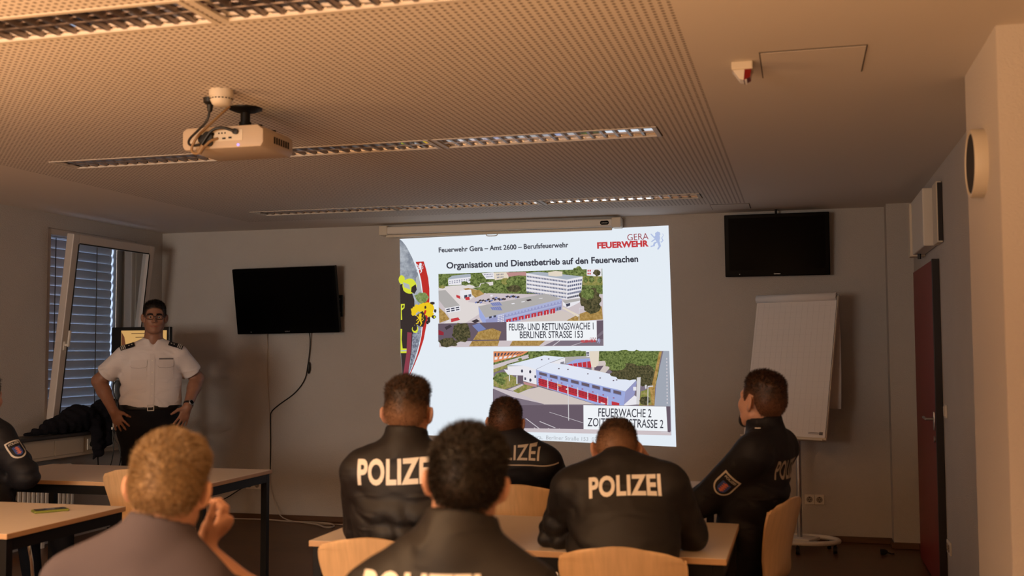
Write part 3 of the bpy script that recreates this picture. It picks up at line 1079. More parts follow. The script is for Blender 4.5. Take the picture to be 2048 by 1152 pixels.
# ------------------------------------------------------------------ flip chart
FC = Vector((-0.075, 8.36, 1.365))
psi = math.radians(28)
tau = math.radians(13)
fr = Vector((math.cos(psi), -math.sin(psi), 0))
nh = Vector((-math.sin(psi), -math.cos(psi), 0))
fd = (Vector((0, 0, -1)) * math.cos(tau) + nh * math.sin(tau)).normalized()
fn = (nh * math.cos(tau) + Vector((0, 0, 1)) * math.sin(tau)).normalized()
W2, H2 = 0.332, 0.525
t = thing('flip_chart', 'white flip chart with a blank pad, paper curled over its top', 'flip chart', (FC.x, FC.y, 0))
b = B(); b.obox(FC - fn * 0.012, fr * (W2 + 0.005), fd * (H2 + 0.015), fn * 0.010, 0.004); b.build('board', M['cream_plastic'], t, world=True)
b = B(); b.obox(FC + fn * 0.004, fr * W2, fd * H2, fn * 0.005, 0.001); pad = b.build('paper_pad', M['paper'], t, world=True)
b = B()
for k in range(22):
    p = FC + fn * 0.0097 - fd * (H2 - 0.06 - k * 0.0445)
    b.obox(p, fr * (W2 - 0.01), fd * 0.0005, fn * 0.0003)
for k in range(15):
    p = FC + fn * 0.0097 - fr * (W2 - 0.02 - k * 0.0465)
    b.obox(p, fr * 0.0005, fd * (H2 - 0.03), fn * 0.0003)
b.build('pad_grid', mat('faint_grid', (214, 211, 211), 0.9), pad, world=True)
b = B()
q = FC + fn * 0.0098 + fd * (H2 - 0.03)
b.obox(q + fr * 0.30, fr * 0.014, fd * 0.011, fn * 0.0004)
for k in range(2):
    b.obox(q + fr * 0.245 + fd * (0.004 * (2 * k - 1)), fr * 0.045, fd * 0.0018, fn * 0.0004)
b.build('pad_print', M['grey_print'], pad, world=True)
b = B()
b.obox(q - fr * 0.06, fr * 0.02, fd * 0.0022, fn * 0.0004)
b.build('pad_print', M['grey_print'], pad, world=True)
# curled sheets over the top
b = B()
tc_ = FC - fd * H2
ring = []
cc = tc_ + fn * 0.006 - fd * 0.004
for k in range(40):
    a = 2.6 - k * 0.235
    r_ = 0.036 - 0.0004 * k
    ring.append(cc + fn * (r_ * math.cos(a)) - fd * (r_ * math.sin(a)))
va = [b.bm.verts.new(p - fr * (W2 + 0.002)) for p in ring]
vb = [b.bm.verts.new(p + fr * (W2 + 0.002)) for p in ring]
for i in range(len(ring) - 1):
    b.bm.faces.new((va[i], va[i + 1], vb[i + 1], vb[i]))
o = b.build('curled_paper', M['paper'], t, world=True, smooth=True)
o.modifiers.new('thickness', 'SOLIDIFY').thickness = 0.003
# sheet hanging behind
b = B()
p0 = tc_ - fn * 0.03 + fr * 0.02
vv = []
for k in range(9):
    u = k / 8
    vv.append(p0 + Vector((0, 0, -0.82 * u)) - nh * (0.03 + 0.02 * math.sin(u * 3)))
va = [b.bm.verts.new(p - fr * W2) for p in vv]
vb = [b.bm.verts.new(p + fr * (W2 - 0.04)) for p in vv]
for i in range(8):
    b.bm.faces.new((va[i], va[i + 1], vb[i + 1], vb[i]))
o = b.build('turned_sheet', M['paper'], t, world=True, smooth=True)
o.modifiers.new('thickness', 'SOLIDIFY').thickness = 0.002
b = B(); b.obox(FC + fd * (H2 + 0.02) + fn * 0.02, fr * (W2 + 0.005), fd * 0.006, fn * 0.034, 0.004); b.build('pen_tray', M['cream_plastic'], t, world=True)
pb = Vector((-0.03, 8.46, 0))
b = B()
b.cyl(pb + Vector((0, 0, 0.07)), pb + Vector((0, 0, 1.25)), 0.020, seg=18)
b.obox(pb + Vector((0.0, 0.0, 1.25)), fr * 0.04, nh * 0.06, Vector((0, 0, 0.05)), 0.006)
b.build('stand_post', M['alu'], t, world=True, smooth=True)
b = B()
b.obox(pb + Vector((0, 0, 0.075)), fr * 0.12, nh * 0.09, Vector((0, 0, 0.012)), 0.006)
lp = []
for k in range(28):
    a = k * 2 * PI / 28
    lp.append(pb + Vector((0.03 + 0.25 * math.cos(a), -0.08 + 0.17 * math.sin(a), 0.078)))
b.tube(lp, 0.018, 10, closed=True)
b.build('ring_base', M['white_plastic'], t, world=True, smooth=True)
for k in range(5):
    a = k * 2 * PI / 5 - 0.5
    p = pb + Vector((0.03 + 0.25 * math.cos(a), -0.08 + 0.17 * math.sin(a), 0))
    b = B()
    b.cyl(p + Vector((0, 0, 0.05)), p + Vector((0, 0, 0.068)), 0.01, seg=10)
    b.cyl(p + Vector((-0.014, 0, 0.0255)), p + Vector((0.014, 0, 0.0255)), 0.025, seg=20)
    b.build('castor', M['rubber'], t, world=True, smooth=True)


# ------------------------------------------------------------------ tables
def make_table():
    t = thing('conference_table', '', 'table')
    L_, W_ = 1.64, 0.82
    b = B(); b.box((-L_ / 2, -W_ / 2, 0.716), (L_ / 2, W_ / 2, 0.74), 0.003)
    for f in b.bm.faces:
        if abs(f.normal.z) < 0.5:
            f.material_index = 1
    b.build('tabletop', [M['table'], M['table_edge']], t)
    b = B()
    i = 0.012
    for s in (-1, 1):
        b.box((-L_ / 2 + i + 0.04, s * (W_ / 2 - i) - (0.025 if s > 0 else 0), 0.664), (L_ / 2 - i - 0.04, s * (W_ / 2 - i) + (0.025 if s < 0 else 0), 0.716))
        b.box((s * (L_ / 2 - i) - (0.025 if s > 0 else 0), -W_ / 2 + i + 0.04, 0.664), (s * (L_ / 2 - i) + (0.025 if s < 0 else 0), W_ / 2 - i - 0.04, 0.716))
    b.build('apron_frame', M['black_metal'], t)
    for sx in (-1, 1):
        for sy in (-1, 1):
            x, y = sx * (L_ / 2 - i - 0.02), sy * (W_ / 2 - i - 0.02)
            b = B(); b.box((x - 0.02, y - 0.02, 0.0), (x + 0.02, y + 0.02, 0.716), 0.002); b.build('leg', M['black_metal'], t)
    return t


tp = make_table()
tp.location = (-1.09, 4.39, 0)
tp['label'] = 'pale conference table in the near right row, two officers leaning at it'
tp['group'] = 'conference tables'
copy_tree(tp, (-1.30, 5.87, 0), 0, 'pale conference table of the far right row, mostly hidden behind the officers', 'conference tables')
copy_tree(tp, (-4.10, 5.89, 0), 0, 'empty pale conference table in front of the standing speaker', 'conference tables')
copy_tree(tp, (-4.025, 4.235, 0), 0, 'pale conference table with the green phone on it, near left', 'conference tables')


# ------------------------------------------------------------------ chairs (bent plywood shell on a tubular frame)
def make_chair():
    t = thing('plywood_chair', '', 'chair')
    # side profile, chair faces +Y, back plane near y = -0.2
    pr = [(0.225, 0.425), (0.20, 0.447), (0.12, 0.455), (0.0, 0.448), (-0.10, 0.447), (-0.165, 0.462), (-0.20, 0.50), (-0.212, 0.56), (-0.222, 0.64), (-0.238, 0.72), (-0.255, 0.79), (-0.268, 0.845)]
    wd = [0.18, 0.197, 0.205, 0.205, 0.20, 0.187, 0.172, 0.172, 0.19, 0.212, 0.222, 0.222]
    # densify
    P = [Vector((0, *p)) for p in pr]
    us = np.linspace(0, len(pr) - 1, 61)
    idx = np.arange(len(pr))
    yy = np.interp(us, idx, [p[0] for p in pr])
    zz = np.interp(us, idx, [p[1] for p in pr])
    ww = np.interp(us, idx, wd)
    k_ = np.ones(5) / 5
    for arr in (yy, zz, ww):
        arr[2:-2] = np.convolve(arr, k_, 'valid')
    rows = []
    b = B()
    nc = 17
    for i in range(61):
        w = ww[i]
        e = 60 - i
        if e < 9:       # rounded top corners
            w = ww[i] - 0.07 * (1 - math.sqrt(max(0, 1 - ((9 - e) / 9) ** 2)))
        if i < 6:
            w = ww[i] - 0.03 * (1 - math.sqrt(max(0, 1 - ((6 - i) / 6) ** 2)))
        row = []
        for j in range(nc):
            s = j / (nc - 1) * 2 - 1
            bend = (0.035 if i > 26 else 0.012) * min(1, abs(i - 26) / 14)
            dy = bend * s * s if i > 26 else 0
            dz = bend * s * s * 0.6 if i <= 26 else 0
            top = -0.02 * s * s if e < 2 else (-0.012 * s * s if e < 5 else 0)
            row.append(b.bm.verts.new((w * s, yy[i] + dy, zz[i] + dz + top)))
        rows.append(row)
    for i in range(60):
        for j in range(nc - 1):
            b.bm.faces.new((rows[i][j], rows[i][j + 1], rows[i + 1][j + 1], rows[i + 1][j]))
    bmesh.ops.recalc_face_normals(b.bm, faces=b.bm.faces)
    bmesh.ops.solidify(b.bm, geom=list(b.bm.faces), thickness=0.011)
    b.build('plywood_shell', M['ply'], t, smooth=True)
    b = B()
    for s in (-1, 1):
        b.tube([(s * 0.15, 0.16, 0.428), (s * 0.16, 0.0, 0.425), (s * 0.15, -0.13, 0.43)], 0.009, 8)
    b.tube([(-0.155, 0.12, 0.426), (0.155, 0.12, 0.426)], 0.009, 8)
    b.tube([(-0.155, -0.1, 0.428), (0.155, -0.1, 0.428)], 0.009, 8)
    b.build('seat_frame', M['chrome'], t, smooth=True)
    for sx in (-1, 1):
        for sy, y in ((1, 0.16), (-1, -0.13)):
            b = B()
            b.tube([(sx * 0.15, y, 0.428), (sx * 0.185, y + sy * 0.025, 0.40), (sx * 0.205, y + sy * 0.05, 0.02)], 0.010, 8, smoothn=1)
            b.cyl((sx * 0.205, y + sy * 0.05, 0.0), (sx * 0.205, y + sy * 0.05, 0.03), 0.014, seg=12)
            b.build('leg', M['chrome'], t, smooth=True)
    return t


cp = make_chair()
cg = 'plywood chairs'
cp.location = (-1.452, 3.77, 0)
cp['label'] = 'beech plywood chair under the officer at the left end of the near table'
cp['group'] = cg
copy_tree(cp, (-0.585, 3.80, 0), 0, 'beech plywood chair of the officer with the hand at his face', cg)
copy_tree(cp, (-1.335, 5.33, 0), 0, 'beech plywood chair standing beyond the near table, under the far seated officer', cg)
copy_tree(cp, (-0.285, 4.992, 0), math.radians(72), 'beech plywood chair under the bearded man in profile at right', cg)
copy_tree(cp, (-3.59, 5.52, 0), math.radians(-4), 'empty beech plywood chair at the table before the standing speaker', cg)
copy_tree(cp, (-4.47, 5.12, 0), math.radians(-8), 'beech plywood chair of the officer cut off by the left picture edge', cg)
copy_tree(cp, (-0.75, 2.15, 0), math.radians(4), 'beech plywood chair under the dark haired officer nearest the viewer', cg)
copy_tree(cp, (-1.38, 1.98, 0), math.radians(8), 'beech plywood chair under the blond man in the grey polo', cg)

# ------------------------------------------------------------------ phone
t = thing('phone', 'phone in a green case lying on the near left table', 'phone', (-3.455, 4.41, 0.74))
RP = Matrix.Translation((-3.455, 4.41, 0.7405)) @ Matrix.Rotation(math.radians(52), 4, 'Z')
b = B(); vs_ = b.box((-0.078, -0.038, 0), (0.078, 0.038, 0.011), 0.004); bmesh.ops.transform(b.bm, matrix=RP, verts=vs_); b.build('case', M['phone_case'], t, world=True)
b = B(); vs_ = b.box((-0.068, -0.031, 0.0105), (0.068, 0.031, 0.0125)); bmesh.ops.transform(b.bm, matrix=RP, verts=vs_); b.build('screen', M['glass_dark'], t, world=True)
b = B()
for y in (-0.014, 0.012):
    vs_ = b.cyl((-0.0785, y, 0.006), (-0.077, y, 0.006), 0.0035, seg=10)
    bmesh.ops.transform(b.bm, matrix=RP, verts=vs_)
b.build('port', M['black_plastic'], t, world=True)

# ------------------------------------------------------------------ monitor on a media trolley behind the speaker
t = thing('media_trolley', 'black media trolley with small shelves behind the standing speaker', 'trolley', (-5.18, 7.85, 0))
b = B(); b.box((-5.215, 7.82, 0.05), (-5.145, 7.88, 1.42), 0.004); b.build('post', M['black_metal'], t, world=True)
b = B()
b.box((-5.42, 7.60, 0.06), (-4.94, 8.1, 0.09), 0.004)
b.build('base', M['black_metal'], t, world=True)
for (x, y) in ((-5.38, 7.65), (-4.98, 7.65), (-5.38, 8.05), (-4.98, 8.05)):
    b = B(); b.cyl((x - 0.012, y, 0.03), (x + 0.012, y, 0.03), 0.03, seg=18); b.build('castor', M['rubber'], t, world=True)
for z in (0.87, 1.265):
    b = B(); b.box((-5.41, 7.62, z), (-4.95, 7.90, z + 0.02), 0.003); b.build('shelf', M['grey_metal'] if z > 1 else M['white_plastic'], t, world=True)
mo = thing('monitor', 'black monitor showing a cream slide, half hidden behind the speaker', 'monitor', (-5.2, 7.70, 1.44))
b = B(); b.box((-5.47, 7.69, 1.385), (-4.93, 7.735, 1.70), 0.005); b.build('casing', M['black_plastic'], mo, world=True)
b = B(); b.box((-5.375, 7.686, 1.41), (-4.955, 7.690, 1.672)); sc = b.build('screen', emit('monitor_screen', (222, 172, 104), 0.8), mo, world=True)
b = B()
b.box((-5.28, 7.6845, 1.645), (-5.06, 7.6862, 1.650)); b.box((-5.24, 7.6845, 1.615), (-5.0, 7.6862, 1.62)); b.box((-5.2, 7.6845, 1.45), (-5.0, 7.6862, 1.60))
b.build('screen_text', emit('monitor_text', (92, 66, 44), 0.8), sc, world=True)
b = B(); b.poly([(-5.372, 7.6855, 1.66), (-5.345, 7.6855, 1.62), (-5.33, 7.6855, 1.55), (-5.345, 7.6855, 1.45), (-5.372, 7.6855, 1.42)])
b.build('screen_motif', emit('monitor_motif', (110, 66, 44), 0.8), sc, world=True)
b = B(); b.box((-5.22, 7.735, 1.30), (-5.14, 7.80, 1.56), 0.004); b.box((-5.3, 7.64, 1.285), (-5.06, 7.86, 1.300), 0.003); b.build('stand', M['black_plastic'], mo, world=True)
t = thing('webcam', 'small black round webcam on the trolley shelf beside the speaker arm', 'webcam', (-5.36, 7.66, 1.285))
b = B(); b.lathe((-5.36, 7.66, 1.285), (0, 0, 1), [(0.001, 0), (0.03, 0), (0.028, 0.012), (0.008, 0.016), (0.006, 0.05), (0.001, 0.05)], 20)
lp = [(-5.36 + 0.026 * math.cos(k * PI / 8), 7.66, 1.36 + 0.026 * math.sin(k * PI / 8)) for k in range(16)]
b.tube(lp, 0.008, 8, closed=True)
b.build('webcam_body', M['black_plastic'], t, world=True, smooth=True)
t = thing('network_box', 'flat white box on the lower trolley shelf beside the window', 'box', (-5.34, 7.62, 0.89))
b = B(); b.box((-5.405, 7.63, 0.8905), (-5.18, 7.80, 0.925), 0.005); b.build('case', M['white_plastic'], t, world=True)
b = B(); b.box((-5.395, 7.64, 0.925), (-5.345, 7.68, 0.965), 0.004); b.build('adapter', M['cream_plastic'], t, world=True)
t = thing('trolley_cable', 'tangle of thin black cables hanging from the trolley shelves', 'cable', (-5.36, 7.6, 0.88))
b = B()
for (x, dx, a) in ((-5.41, 0.02, 0.05), (-5.37, -0.03, 0.08), (-5.33, 0.03, 0.06), (-5.29, -0.02, 0.04)):
    b.tube([(x, 7.655, 1.29), (x + dx, 7.61, 1.22), (x - dx, 7.605, 1.05), (x + a, 7.61, 0.93), (x + dx, 7.605, 0.84), (x + a, 7.60, 0.7), (x - dx, 7.62, 0.5)], 0.004, 6, smoothn=2)
b.build('cable_run', M['cable_black'], t, world=True, smooth=True)

# ------------------------------------------------------------------ the projected slide on the back wall
# slide traced in image pixels (u right, v down) -> wall metres (x, z), back-projected through the camera onto the wall
PIXEL_TO_WALL = np.array([[0.0047901771, -9.6782082e-05, -7.5986809], [0.00019483377, -0.004904044, 4.9890516], [0.0001457618, 3.1190038e-05, 1.0]])


def on_wall(u, v, k):
    """image pixel -> wall point on layer k (layers 0.2 mm apart)"""
    q = PIXEL_TO_WALL @ np.array([u, v, 1.0])
    return (q[0] / q[2], D - 0.0015 - 0.0002 * k, q[1] / q[2])


class Drawing:
    """flat coloured picture made of polygons; scale/offset turn local units into image pixels"""

    def __init__(self, ox=0, oy=0, s=1.0, base=0):
        self.v, self.f, self.mi, self.mats = [], [], [], []
        self.ox, self.oy, self.s, self.k = ox, oy, s, base

    def poly(self, mat, pts, up=True):
        if up:
            self.k += 1
        if mat not in self.mats:
            self.mats.append(mat)
        n = len(self.v)
        self.v += [on_wall(self.ox + x / self.s, self.oy + y / self.s, self.k) for x, y in pts]
        self.f.append(tuple(range(n, n + len(pts))))
        self.mi.append(self.mats.index(mat))

    def grid(self, mat, q, nx, ny, fx=0.6, fy=0.6, skip=()):
        """nx x ny small quads inside quad q (tl, tr, br, bl)"""
        self.k += 1
        a, b_, c, d = [np.array(p, float) for p in q]

        def P(u, v):
            return (1 - v) * ((1 - u) * a + u * b_) + v * ((1 - u) * d + u * c)
        for i in range(nx):
            for j in range(ny):
                if (i, j) in skip:
                    continue
                u0, u1 = (i + (1 - fx) / 2) / nx, (i + (1 + fx) / 2) / nx
                v0, v1 = (j + (1 - fy) / 2) / ny, (j + (1 + fy) / 2) / ny
                self.poly(mat, [P(u0, v0), P(u1, v0), P(u1, v1), P(u0, v1)], False)

    def blob(self, mat, cx, cy, rx, ry, n=18, j=0.18):
        pts = []
        for i in range(n):
            a = i * 2 * PI / n
            r = 1 + random.uniform(-j, j)
            pts.append((cx + rx * r * math.cos(a), cy + ry * r * math.sin(a)))
        self.poly(mat, pts)

    def build(self, name, parent, label=None):
        me = bpy.data.meshes.new(name)
        me.from_pydata(self.v, [], self.f)
        me.polygons.foreach_set('material_index', self.mi)
        bm = bmesh.new()
        bm.from_mesh(me)
        bmesh.ops.triangulate(bm, faces=bm.faces)
        for f_ in bm.faces:
            f_.normal_update()
            if f_.normal.y > 0:
                f_.normal_flip()
        bm.to_mesh(me)
        bm.free()
        return place_mesh(name, me, [S[k_] for k_ in self.mats], parent, False, label, True)


S = {}
for k_, c_ in dict(white=(228, 236, 244), caption=(240, 243, 247), ink=(62, 62, 72), red=(196, 62, 66), dred=(150, 44, 56), blue=(176, 190, 226), dblue=(120, 130, 180),
                   grey_ink=(176, 180, 186), pave=(204, 192, 196), pale=(222, 214, 212), roofgrey=(176, 172, 170), roofblue=(170, 178, 190), lav=(150, 152, 194), lav2=(172, 178, 214),
                   glass=(104, 108, 134), dglass=(70, 70, 88), wall=(232, 230, 236), cream=(226, 214, 196), brick=(188, 140, 138), door=(190, 54, 64), dark=(66, 56, 62), shade=(104, 90, 102),
                   road=(124, 112, 124), line=(206, 200, 206), band=(190, 50, 44), tube=(140, 62, 76), gear=(58, 48, 46), yellow=(216, 222, 60), gold=(236, 200, 36), silver=(176, 180, 184),
                   orange=(220, 140, 96), pole=(212, 210, 212), yard=(208, 196, 190), roofwhite=(224, 230, 244), bluewall=(158, 170, 220), haze=(160, 166, 178)).items():
    S[k_] = emit('slide_' + k_, c_)
S['tree'] = emit('slide_tree', (62, 76, 36), 1, (132, 146, 84), 55)
S['tree2'] = emit('slide_tree_dark', (50, 52, 34), 1, (104, 96, 66), 60)
S['grass'] = emit('slide_grass', (120, 128, 60), 1, (164, 150, 96), 40)
S['ochre'] = emit('slide_ochre', (150, 118, 60), 1, (186, 152, 92), 40)
S['smoke'] = emit('slide_smoke', (128, 134, 146), 1, (178, 184, 192), 8)
S['water'] = emit('slide_water', (96, 100, 116), 1, (164, 170, 184), 40)
S['fan'] = emit('slide_fan', (104, 128, 70), 1, (150, 160, 104), 60)


def slide_text(parent, name, body, p0, p1, cap, mat, offset=0.0, k=60, spacing=1.0):
    """one line of writing whose baseline runs from p0 to p1 (image pixels), cap height cap"""
    v, f = text_mesh(body, offset, spacing)
    x0, x1 = v[:, 0].min(), v[:, 0].max()
    ch = cap_height()
    p0, p1 = np.array(p0, float), np.array(p1, float)
    d = p1 - p0
    up = np.array([d[1], -d[0]]) / np.linalg.norm(d) * cap
    pts = []
    for x, y in v:
        q = p0 + d * ((x - x0) / (x1 - x0)) + up * (y / ch)
        pts.append(on_wall(q[0], q[1], k))
    me = bpy.data.meshes.new(name)
    me.from_pydata(pts, [], f)
    return place_mesh(name, me, S[mat], parent, False, None, True)


sl = thing('projected_slide', 'bright projected slide with two aerial pictures on the back wall', 'projected slide', (-2.18, D, 1.6))
dr = Drawing()
dr.poly('white', [(799.5, 478), (1337, 451), (1352.5, 893.5), (826, 869)])
dr.build('slide_ground', sl)

# left motif: firefighters, red bands, lions
dr = Drawing(790, 470, 3.836, 3)
dr.poly('smoke', [(37, 31), (60, 52), (85, 84), (110, 130), (135, 180), (158, 240), (178, 300), (195, 365), (207, 430), (214, 500), (215, 570), (212, 650), (204, 740), (190, 830), (170, 920), (140, 1010), (112, 1086), (60, 1086), (44, 900), (42, 600), (40, 300)])
dr.poly('water', [(150, 700), (212, 690), (203, 760), (188, 840), (168, 920), (140, 1010), (112, 1080), (125, 880), (130, 760)])
dr.poly('gear', [(40, 380), (70, 372), (130, 440), (150, 500), (150, 600), (170, 700), (135, 760), (128, 880), (100, 1080), (60, 1080), (46, 905), (42, 640)])
dr.poly('silver', [(160, 330), (178, 310), (192, 360), (205, 430), (170, 450)])
dr.blob('yellow', 52, 342, 24, 34, 18, 0.05)
dr.blob('yellow', 112, 392, 54, 60, 22, 0.04)
dr.poly('silver', [(62, 362), (110, 380), (118, 420), (70, 400)])
dr.poly('gear', [(128, 400), (160, 378), (168, 420), (150, 452), (124, 436)])
dr.poly('yellow', [(46, 530), (76, 528), (74, 560), (52, 580), (56, 650), (46, 652)])
dr.poly('gear', [(56, 540), (68, 538), (66, 556), (54, 560)])
dr.poly('yellow', [(44, 720), (56, 722), (52, 800), (60, 870), (120, 872), (122, 905), (44, 906)])
dr.poly('silver', [(46, 884), (120, 880), (120, 890), (46, 893)])
dr.blob('yellow', 156, 722, 24, 30, 14, 0.1)
dr.blob('gear', 154, 714, 18, 22, 14, 0.1)
dr.poly('tube', [(96, 745), (130, 750), (122, 900), (100, 1086), (62, 1086), (90, 900)])
dr.poly('white', [(152, 210), (160, 206), (180, 268), (200, 345), (214, 430), (219, 520), (214, 520), (206, 430), (194, 360), (176, 290)])
dr.poly('band', [(160, 206), (222, 203), (240, 262), (256, 330), (265, 410), (266, 490), (262, 560), (252, 640), (222, 800), (190, 900), (150, 1000), (112, 1086), (104, 1082), (140, 1010), (172, 920), (196, 820), (212, 720), (219, 620), (220, 540), (216, 450), (203, 350), (184, 270)])
dr.poly('white', [(208, 690), (214, 690), (206, 770), (186, 860), (158, 950), (112, 1070), (104, 1082), (150, 960), (180, 860), (200, 770)])


def lion(dr, mat, x, y, w, h):
    """rampant lion from a handful of strokes inside the box x, y, w, h"""
    def q(pts, up=False):
        dr.poly(mat, [(x + a * w, y + b_ * h) for a, b_ in pts], up)
    dr.k += 1
    q([(0.36, 0.10), (0.52, 0.0), (0.70, 0.04), (0.74, 0.16), (0.66, 0.24), (0.50, 0.26), (0.38, 0.20)])
    q([(0.40, 0.20), (0.68, 0.18), (0.72, 0.36), (0.66, 0.58), (0.50, 0.60), (0.36, 0.44), (0.30, 0.30)])
    q([(0.02, 0.14), (0.10, 0.12), (0.34, 0.32), (0.32, 0.40)])
    q([(0.06, 0.56), (0.14, 0.58), (0.42, 0.44), (0.36, 0.38)])
    q([(0.48, 0.56), (0.66, 0.54), (0.40, 0.66), (0.30, 0.80), (0.20, 0.78), (0.28, 0.60)])
    q([(0.04, 0.80), (0.34, 0.74), (0.36, 0.80), (0.06, 0.86)])
    q([(0.50, 0.58), (0.68, 0.54), (0.78, 0.80), (0.60, 1.0), (0.50, 0.98), (0.62, 0.82)])
    q([(0.70, 0.56), (0.82, 0.62), (0.96, 0.50), (0.86, 0.36), (0.98, 0.20), (0.86, 0.08), (0.94, 0.22), (0.80, 0.36), (0.88, 0.50), (0.80, 0.56)])


lion(dr, 'white', 166, 214, 56, 80)
dr.poly('fan', [(150, 462), (172, 458), (190, 440), (205, 446), (220, 440), (240, 446), (262, 478), (240, 515), (205, 530), (170, 505)])
for (cx, cy, rx, ry) in ((150, 580, 26, 34), (205, 560, 34, 36), (262, 560, 34, 42), (262, 600, 32, 30), (285, 560, 22, 30), (170, 550, 22, 14)):
    dr.blob('gold', cx, cy, rx, ry, 16, 0.3)
for (cx, cy, rx, ry) in ((290, 524, 18, 10), (310, 584, 10, 14), (300, 630, 16, 14), (262, 650, 12, 22), (250, 672, 10, 14), (236, 556, 8, 12)):
    dr.blob('gear', cx, cy, rx, ry, 12, 0.2)
dr.blob('yellow', 306, 630, 8, 8, 10, 0.1)
dr.poly('gear', [(134, 640), (215, 582), (244, 640), (218, 706), (190, 700), (160, 680)])
lion(dr, 'gold', 160, 600, 66, 98)
dr.build('firefighter_motif', sl)

# logo, headings
lg = slide_text(sl, 'logo_text', 'GERA', (1255.5, 481.5), (1297.5, 478.8), 12.5, 'dred', -0.004)
slide_text(sl, 'logo_text', 'FEUERWEHR', (1195, 497), (1298, 492.6), 11.2, 'red', 0.05)
dr = Drawing(1180, 455, 12.41, 20)
lion(dr, 'blue', 1490, 100, 350, 450)
dr.build('lion_emblem', sl)
slide_text(sl, 'heading_text', 'Feuerwehr Gera – Amt 2600 – Berufsfeuerwehr', (878.5, 505), (1137.5, 494.5), 9.4, 'ink', 0.026)
slide_text(sl, 'title_text', 'Organisation und Dienstbetrieb auf den Feuerwachen', (894, 537.2), (1277, 523.6), 12.0, 'ink', 0.030)
slide_text(sl, 'footer_text', 'Feuerwehr Gera,  Berliner Straße 153  07546 Gera', (1011, 875), (1236, 884), 7.6, 'grey_ink', 0.0)

# upper picture
pc = Drawing(860, 530, 5.689, 6)
pc.poly('pave', [(97, 103), (1960, 42), (1978, 920), (105, 935)])
pc.poly('tree', [(97, 103), (1960, 42), (1966, 330), (1740, 330), (1100, 330), (620, 320), (480, 260), (100, 270)])
pc.poly('grass', [(1730, 130), (1962, 120), (1966, 230), (1740, 230)])
for (x, y, r) in ((1770, 170, 26), (1840, 165, 30), (1930, 170, 26), (1690, 90, 60)):
    pc.blob('tree', x, y, r, r * 1.3)
pc.poly('pale', [(100, 250), (480, 220), (720, 190), (720, 230), (420, 270), (560, 320), (430, 420), (640, 450), (560, 560), (340, 700), (110, 700), (230, 610), (120, 400)])
pc.poly('roofblue', [(205, 155), (255, 122), (462, 100), (468, 140), (330, 165), (215, 170)])
pc.poly('wall', [(208, 165), (465, 135), (465, 200), (345, 225), (212, 235)])
pc.grid('glass', [(215, 180), (460, 148), (460, 185), (215, 220)], 9, 2, 0.5, 0.45)
pc.poly('wall', [(590, 95), (725, 85), (735, 160), (640, 160)])
pc.grid('glass', [(600, 98), (715, 92), (720, 140), (650, 150)], 6, 2, 0.5, 0.5)
pc.poly('cream', [(725, 88), (895, 80), (895, 150), (740, 175)])
pc.grid('glass', [(755, 95), (840, 90), (840, 150), (760, 160)], 5, 2, 0.5, 0.5)
pc.poly('brick', [(870, 86), (1095, 78), (1096, 125), (1010, 118), (900, 135)])
for (x, y, rx, ry, m_) in ((160, 170, 48, 46, 'tree'), (520, 190, 66, 60, 'tree'), (400, 210, 44, 26, 'tree'), (630, 265, 62, 58, 'tree'), (760, 275, 70, 55, 'tree'), (860, 185, 52, 42, 'grass'), (940, 210, 70, 66, 'tree'), (1050, 190, 50, 64, 'tree'), (960, 270, 80, 40, 'tree2'), (140, 250, 36, 20, 'grass')):
    pc.blob(m_, x, y, rx, ry, 20, 0.15)
pc.poly('ochre', [(470, 330), (560, 280), (620, 330), (520, 372)])
pc.poly('ochre', [(380, 270), (440, 262), (560, 290), (480, 330)])
pc.poly('pale', [(245, 275), (345, 268), (350, 340), (262, 300)])
pc.poly('wall', [(345, 290), (470, 280), (486, 370), (392, 392), (345, 350)])
pc.poly('dglass', [(392, 345), (428, 340), (428, 375), (394, 384)])
pc.poly('glass', [(440, 335), (472, 330), (474, 360), (442, 366)])
for q in ([(302, 340), (345, 352), (348, 388), (304, 368)], [(402, 370), (452, 362), (456, 398), (410, 400)], [(240, 612), (325, 596), (345, 625), (246, 652)]):
    pc.poly('red', q)
pc.poly('roofgrey', [(100, 292), (180, 285), (345, 462), (176, 492), (105, 400)])
pc.poly('wall', [(176, 492), (345, 462), (350, 522), (182, 552)])
pc.grid('dglass', [(182, 498), (342, 468), (346, 515), (186, 545)], 3, 2, 0.75, 0.6)
pc.poly('ochre', [(104, 480), (176, 545), (228, 618), (112, 660)])
random.seed(3)
for k_ in range(26):
    u = k_ / 25
    x, y = 535 + 470 * u + random.uniform(-8, 8), 425 - 72 * u + random.uniform(-16, 16)
    pc.poly('dark' if k_ % 3 else 'dblue', [(x - 18, y - 5), (x + 10, y - 14), (x + 18, y + 2), (x - 10, y + 12)])
pc.poly('wall', [(690, 345), (715, 338), (722, 355), (698, 362)])
# office block
pc.poly('roofblue', [(1100, 95), (1235, 78), (1742, 132), (1560, 168)])
pc.poly('cream', [(1350, 82), (1430, 70), (1512, 76), (1510, 128), (1440, 132), (1352, 122)])
pc.poly('wall', [(1100, 95), (1560, 168), (1562, 395), (1300, 345), (1100, 300)])
pc.poly('wall', [(1560, 168), (1742, 132), (1720, 372), (1562, 395)])
for r in range(5):
    y0 = 122 + r * 44
    pc.poly('pale', [(1100, y0 - 6), (1560, y0 + 58 - r * 2), (1562, y0 + 66 - r * 2), (1100, y0)])
    pc.grid('glass', [(1104, y0), (1558, y0 + 62), (1558, y0 + 84), (1104, y0 + 18)], 26, 1, 0.72, 0.9)
    pc.grid('dglass' if r == 4 else 'glass', [(1566, y0 + 66), (1736 - r * 4, y0 + 36 - r * 1), (1734 - r * 4, y0 + 62 - r), (1566, y0 + 90)], 7, 1, 0.78, 0.9)
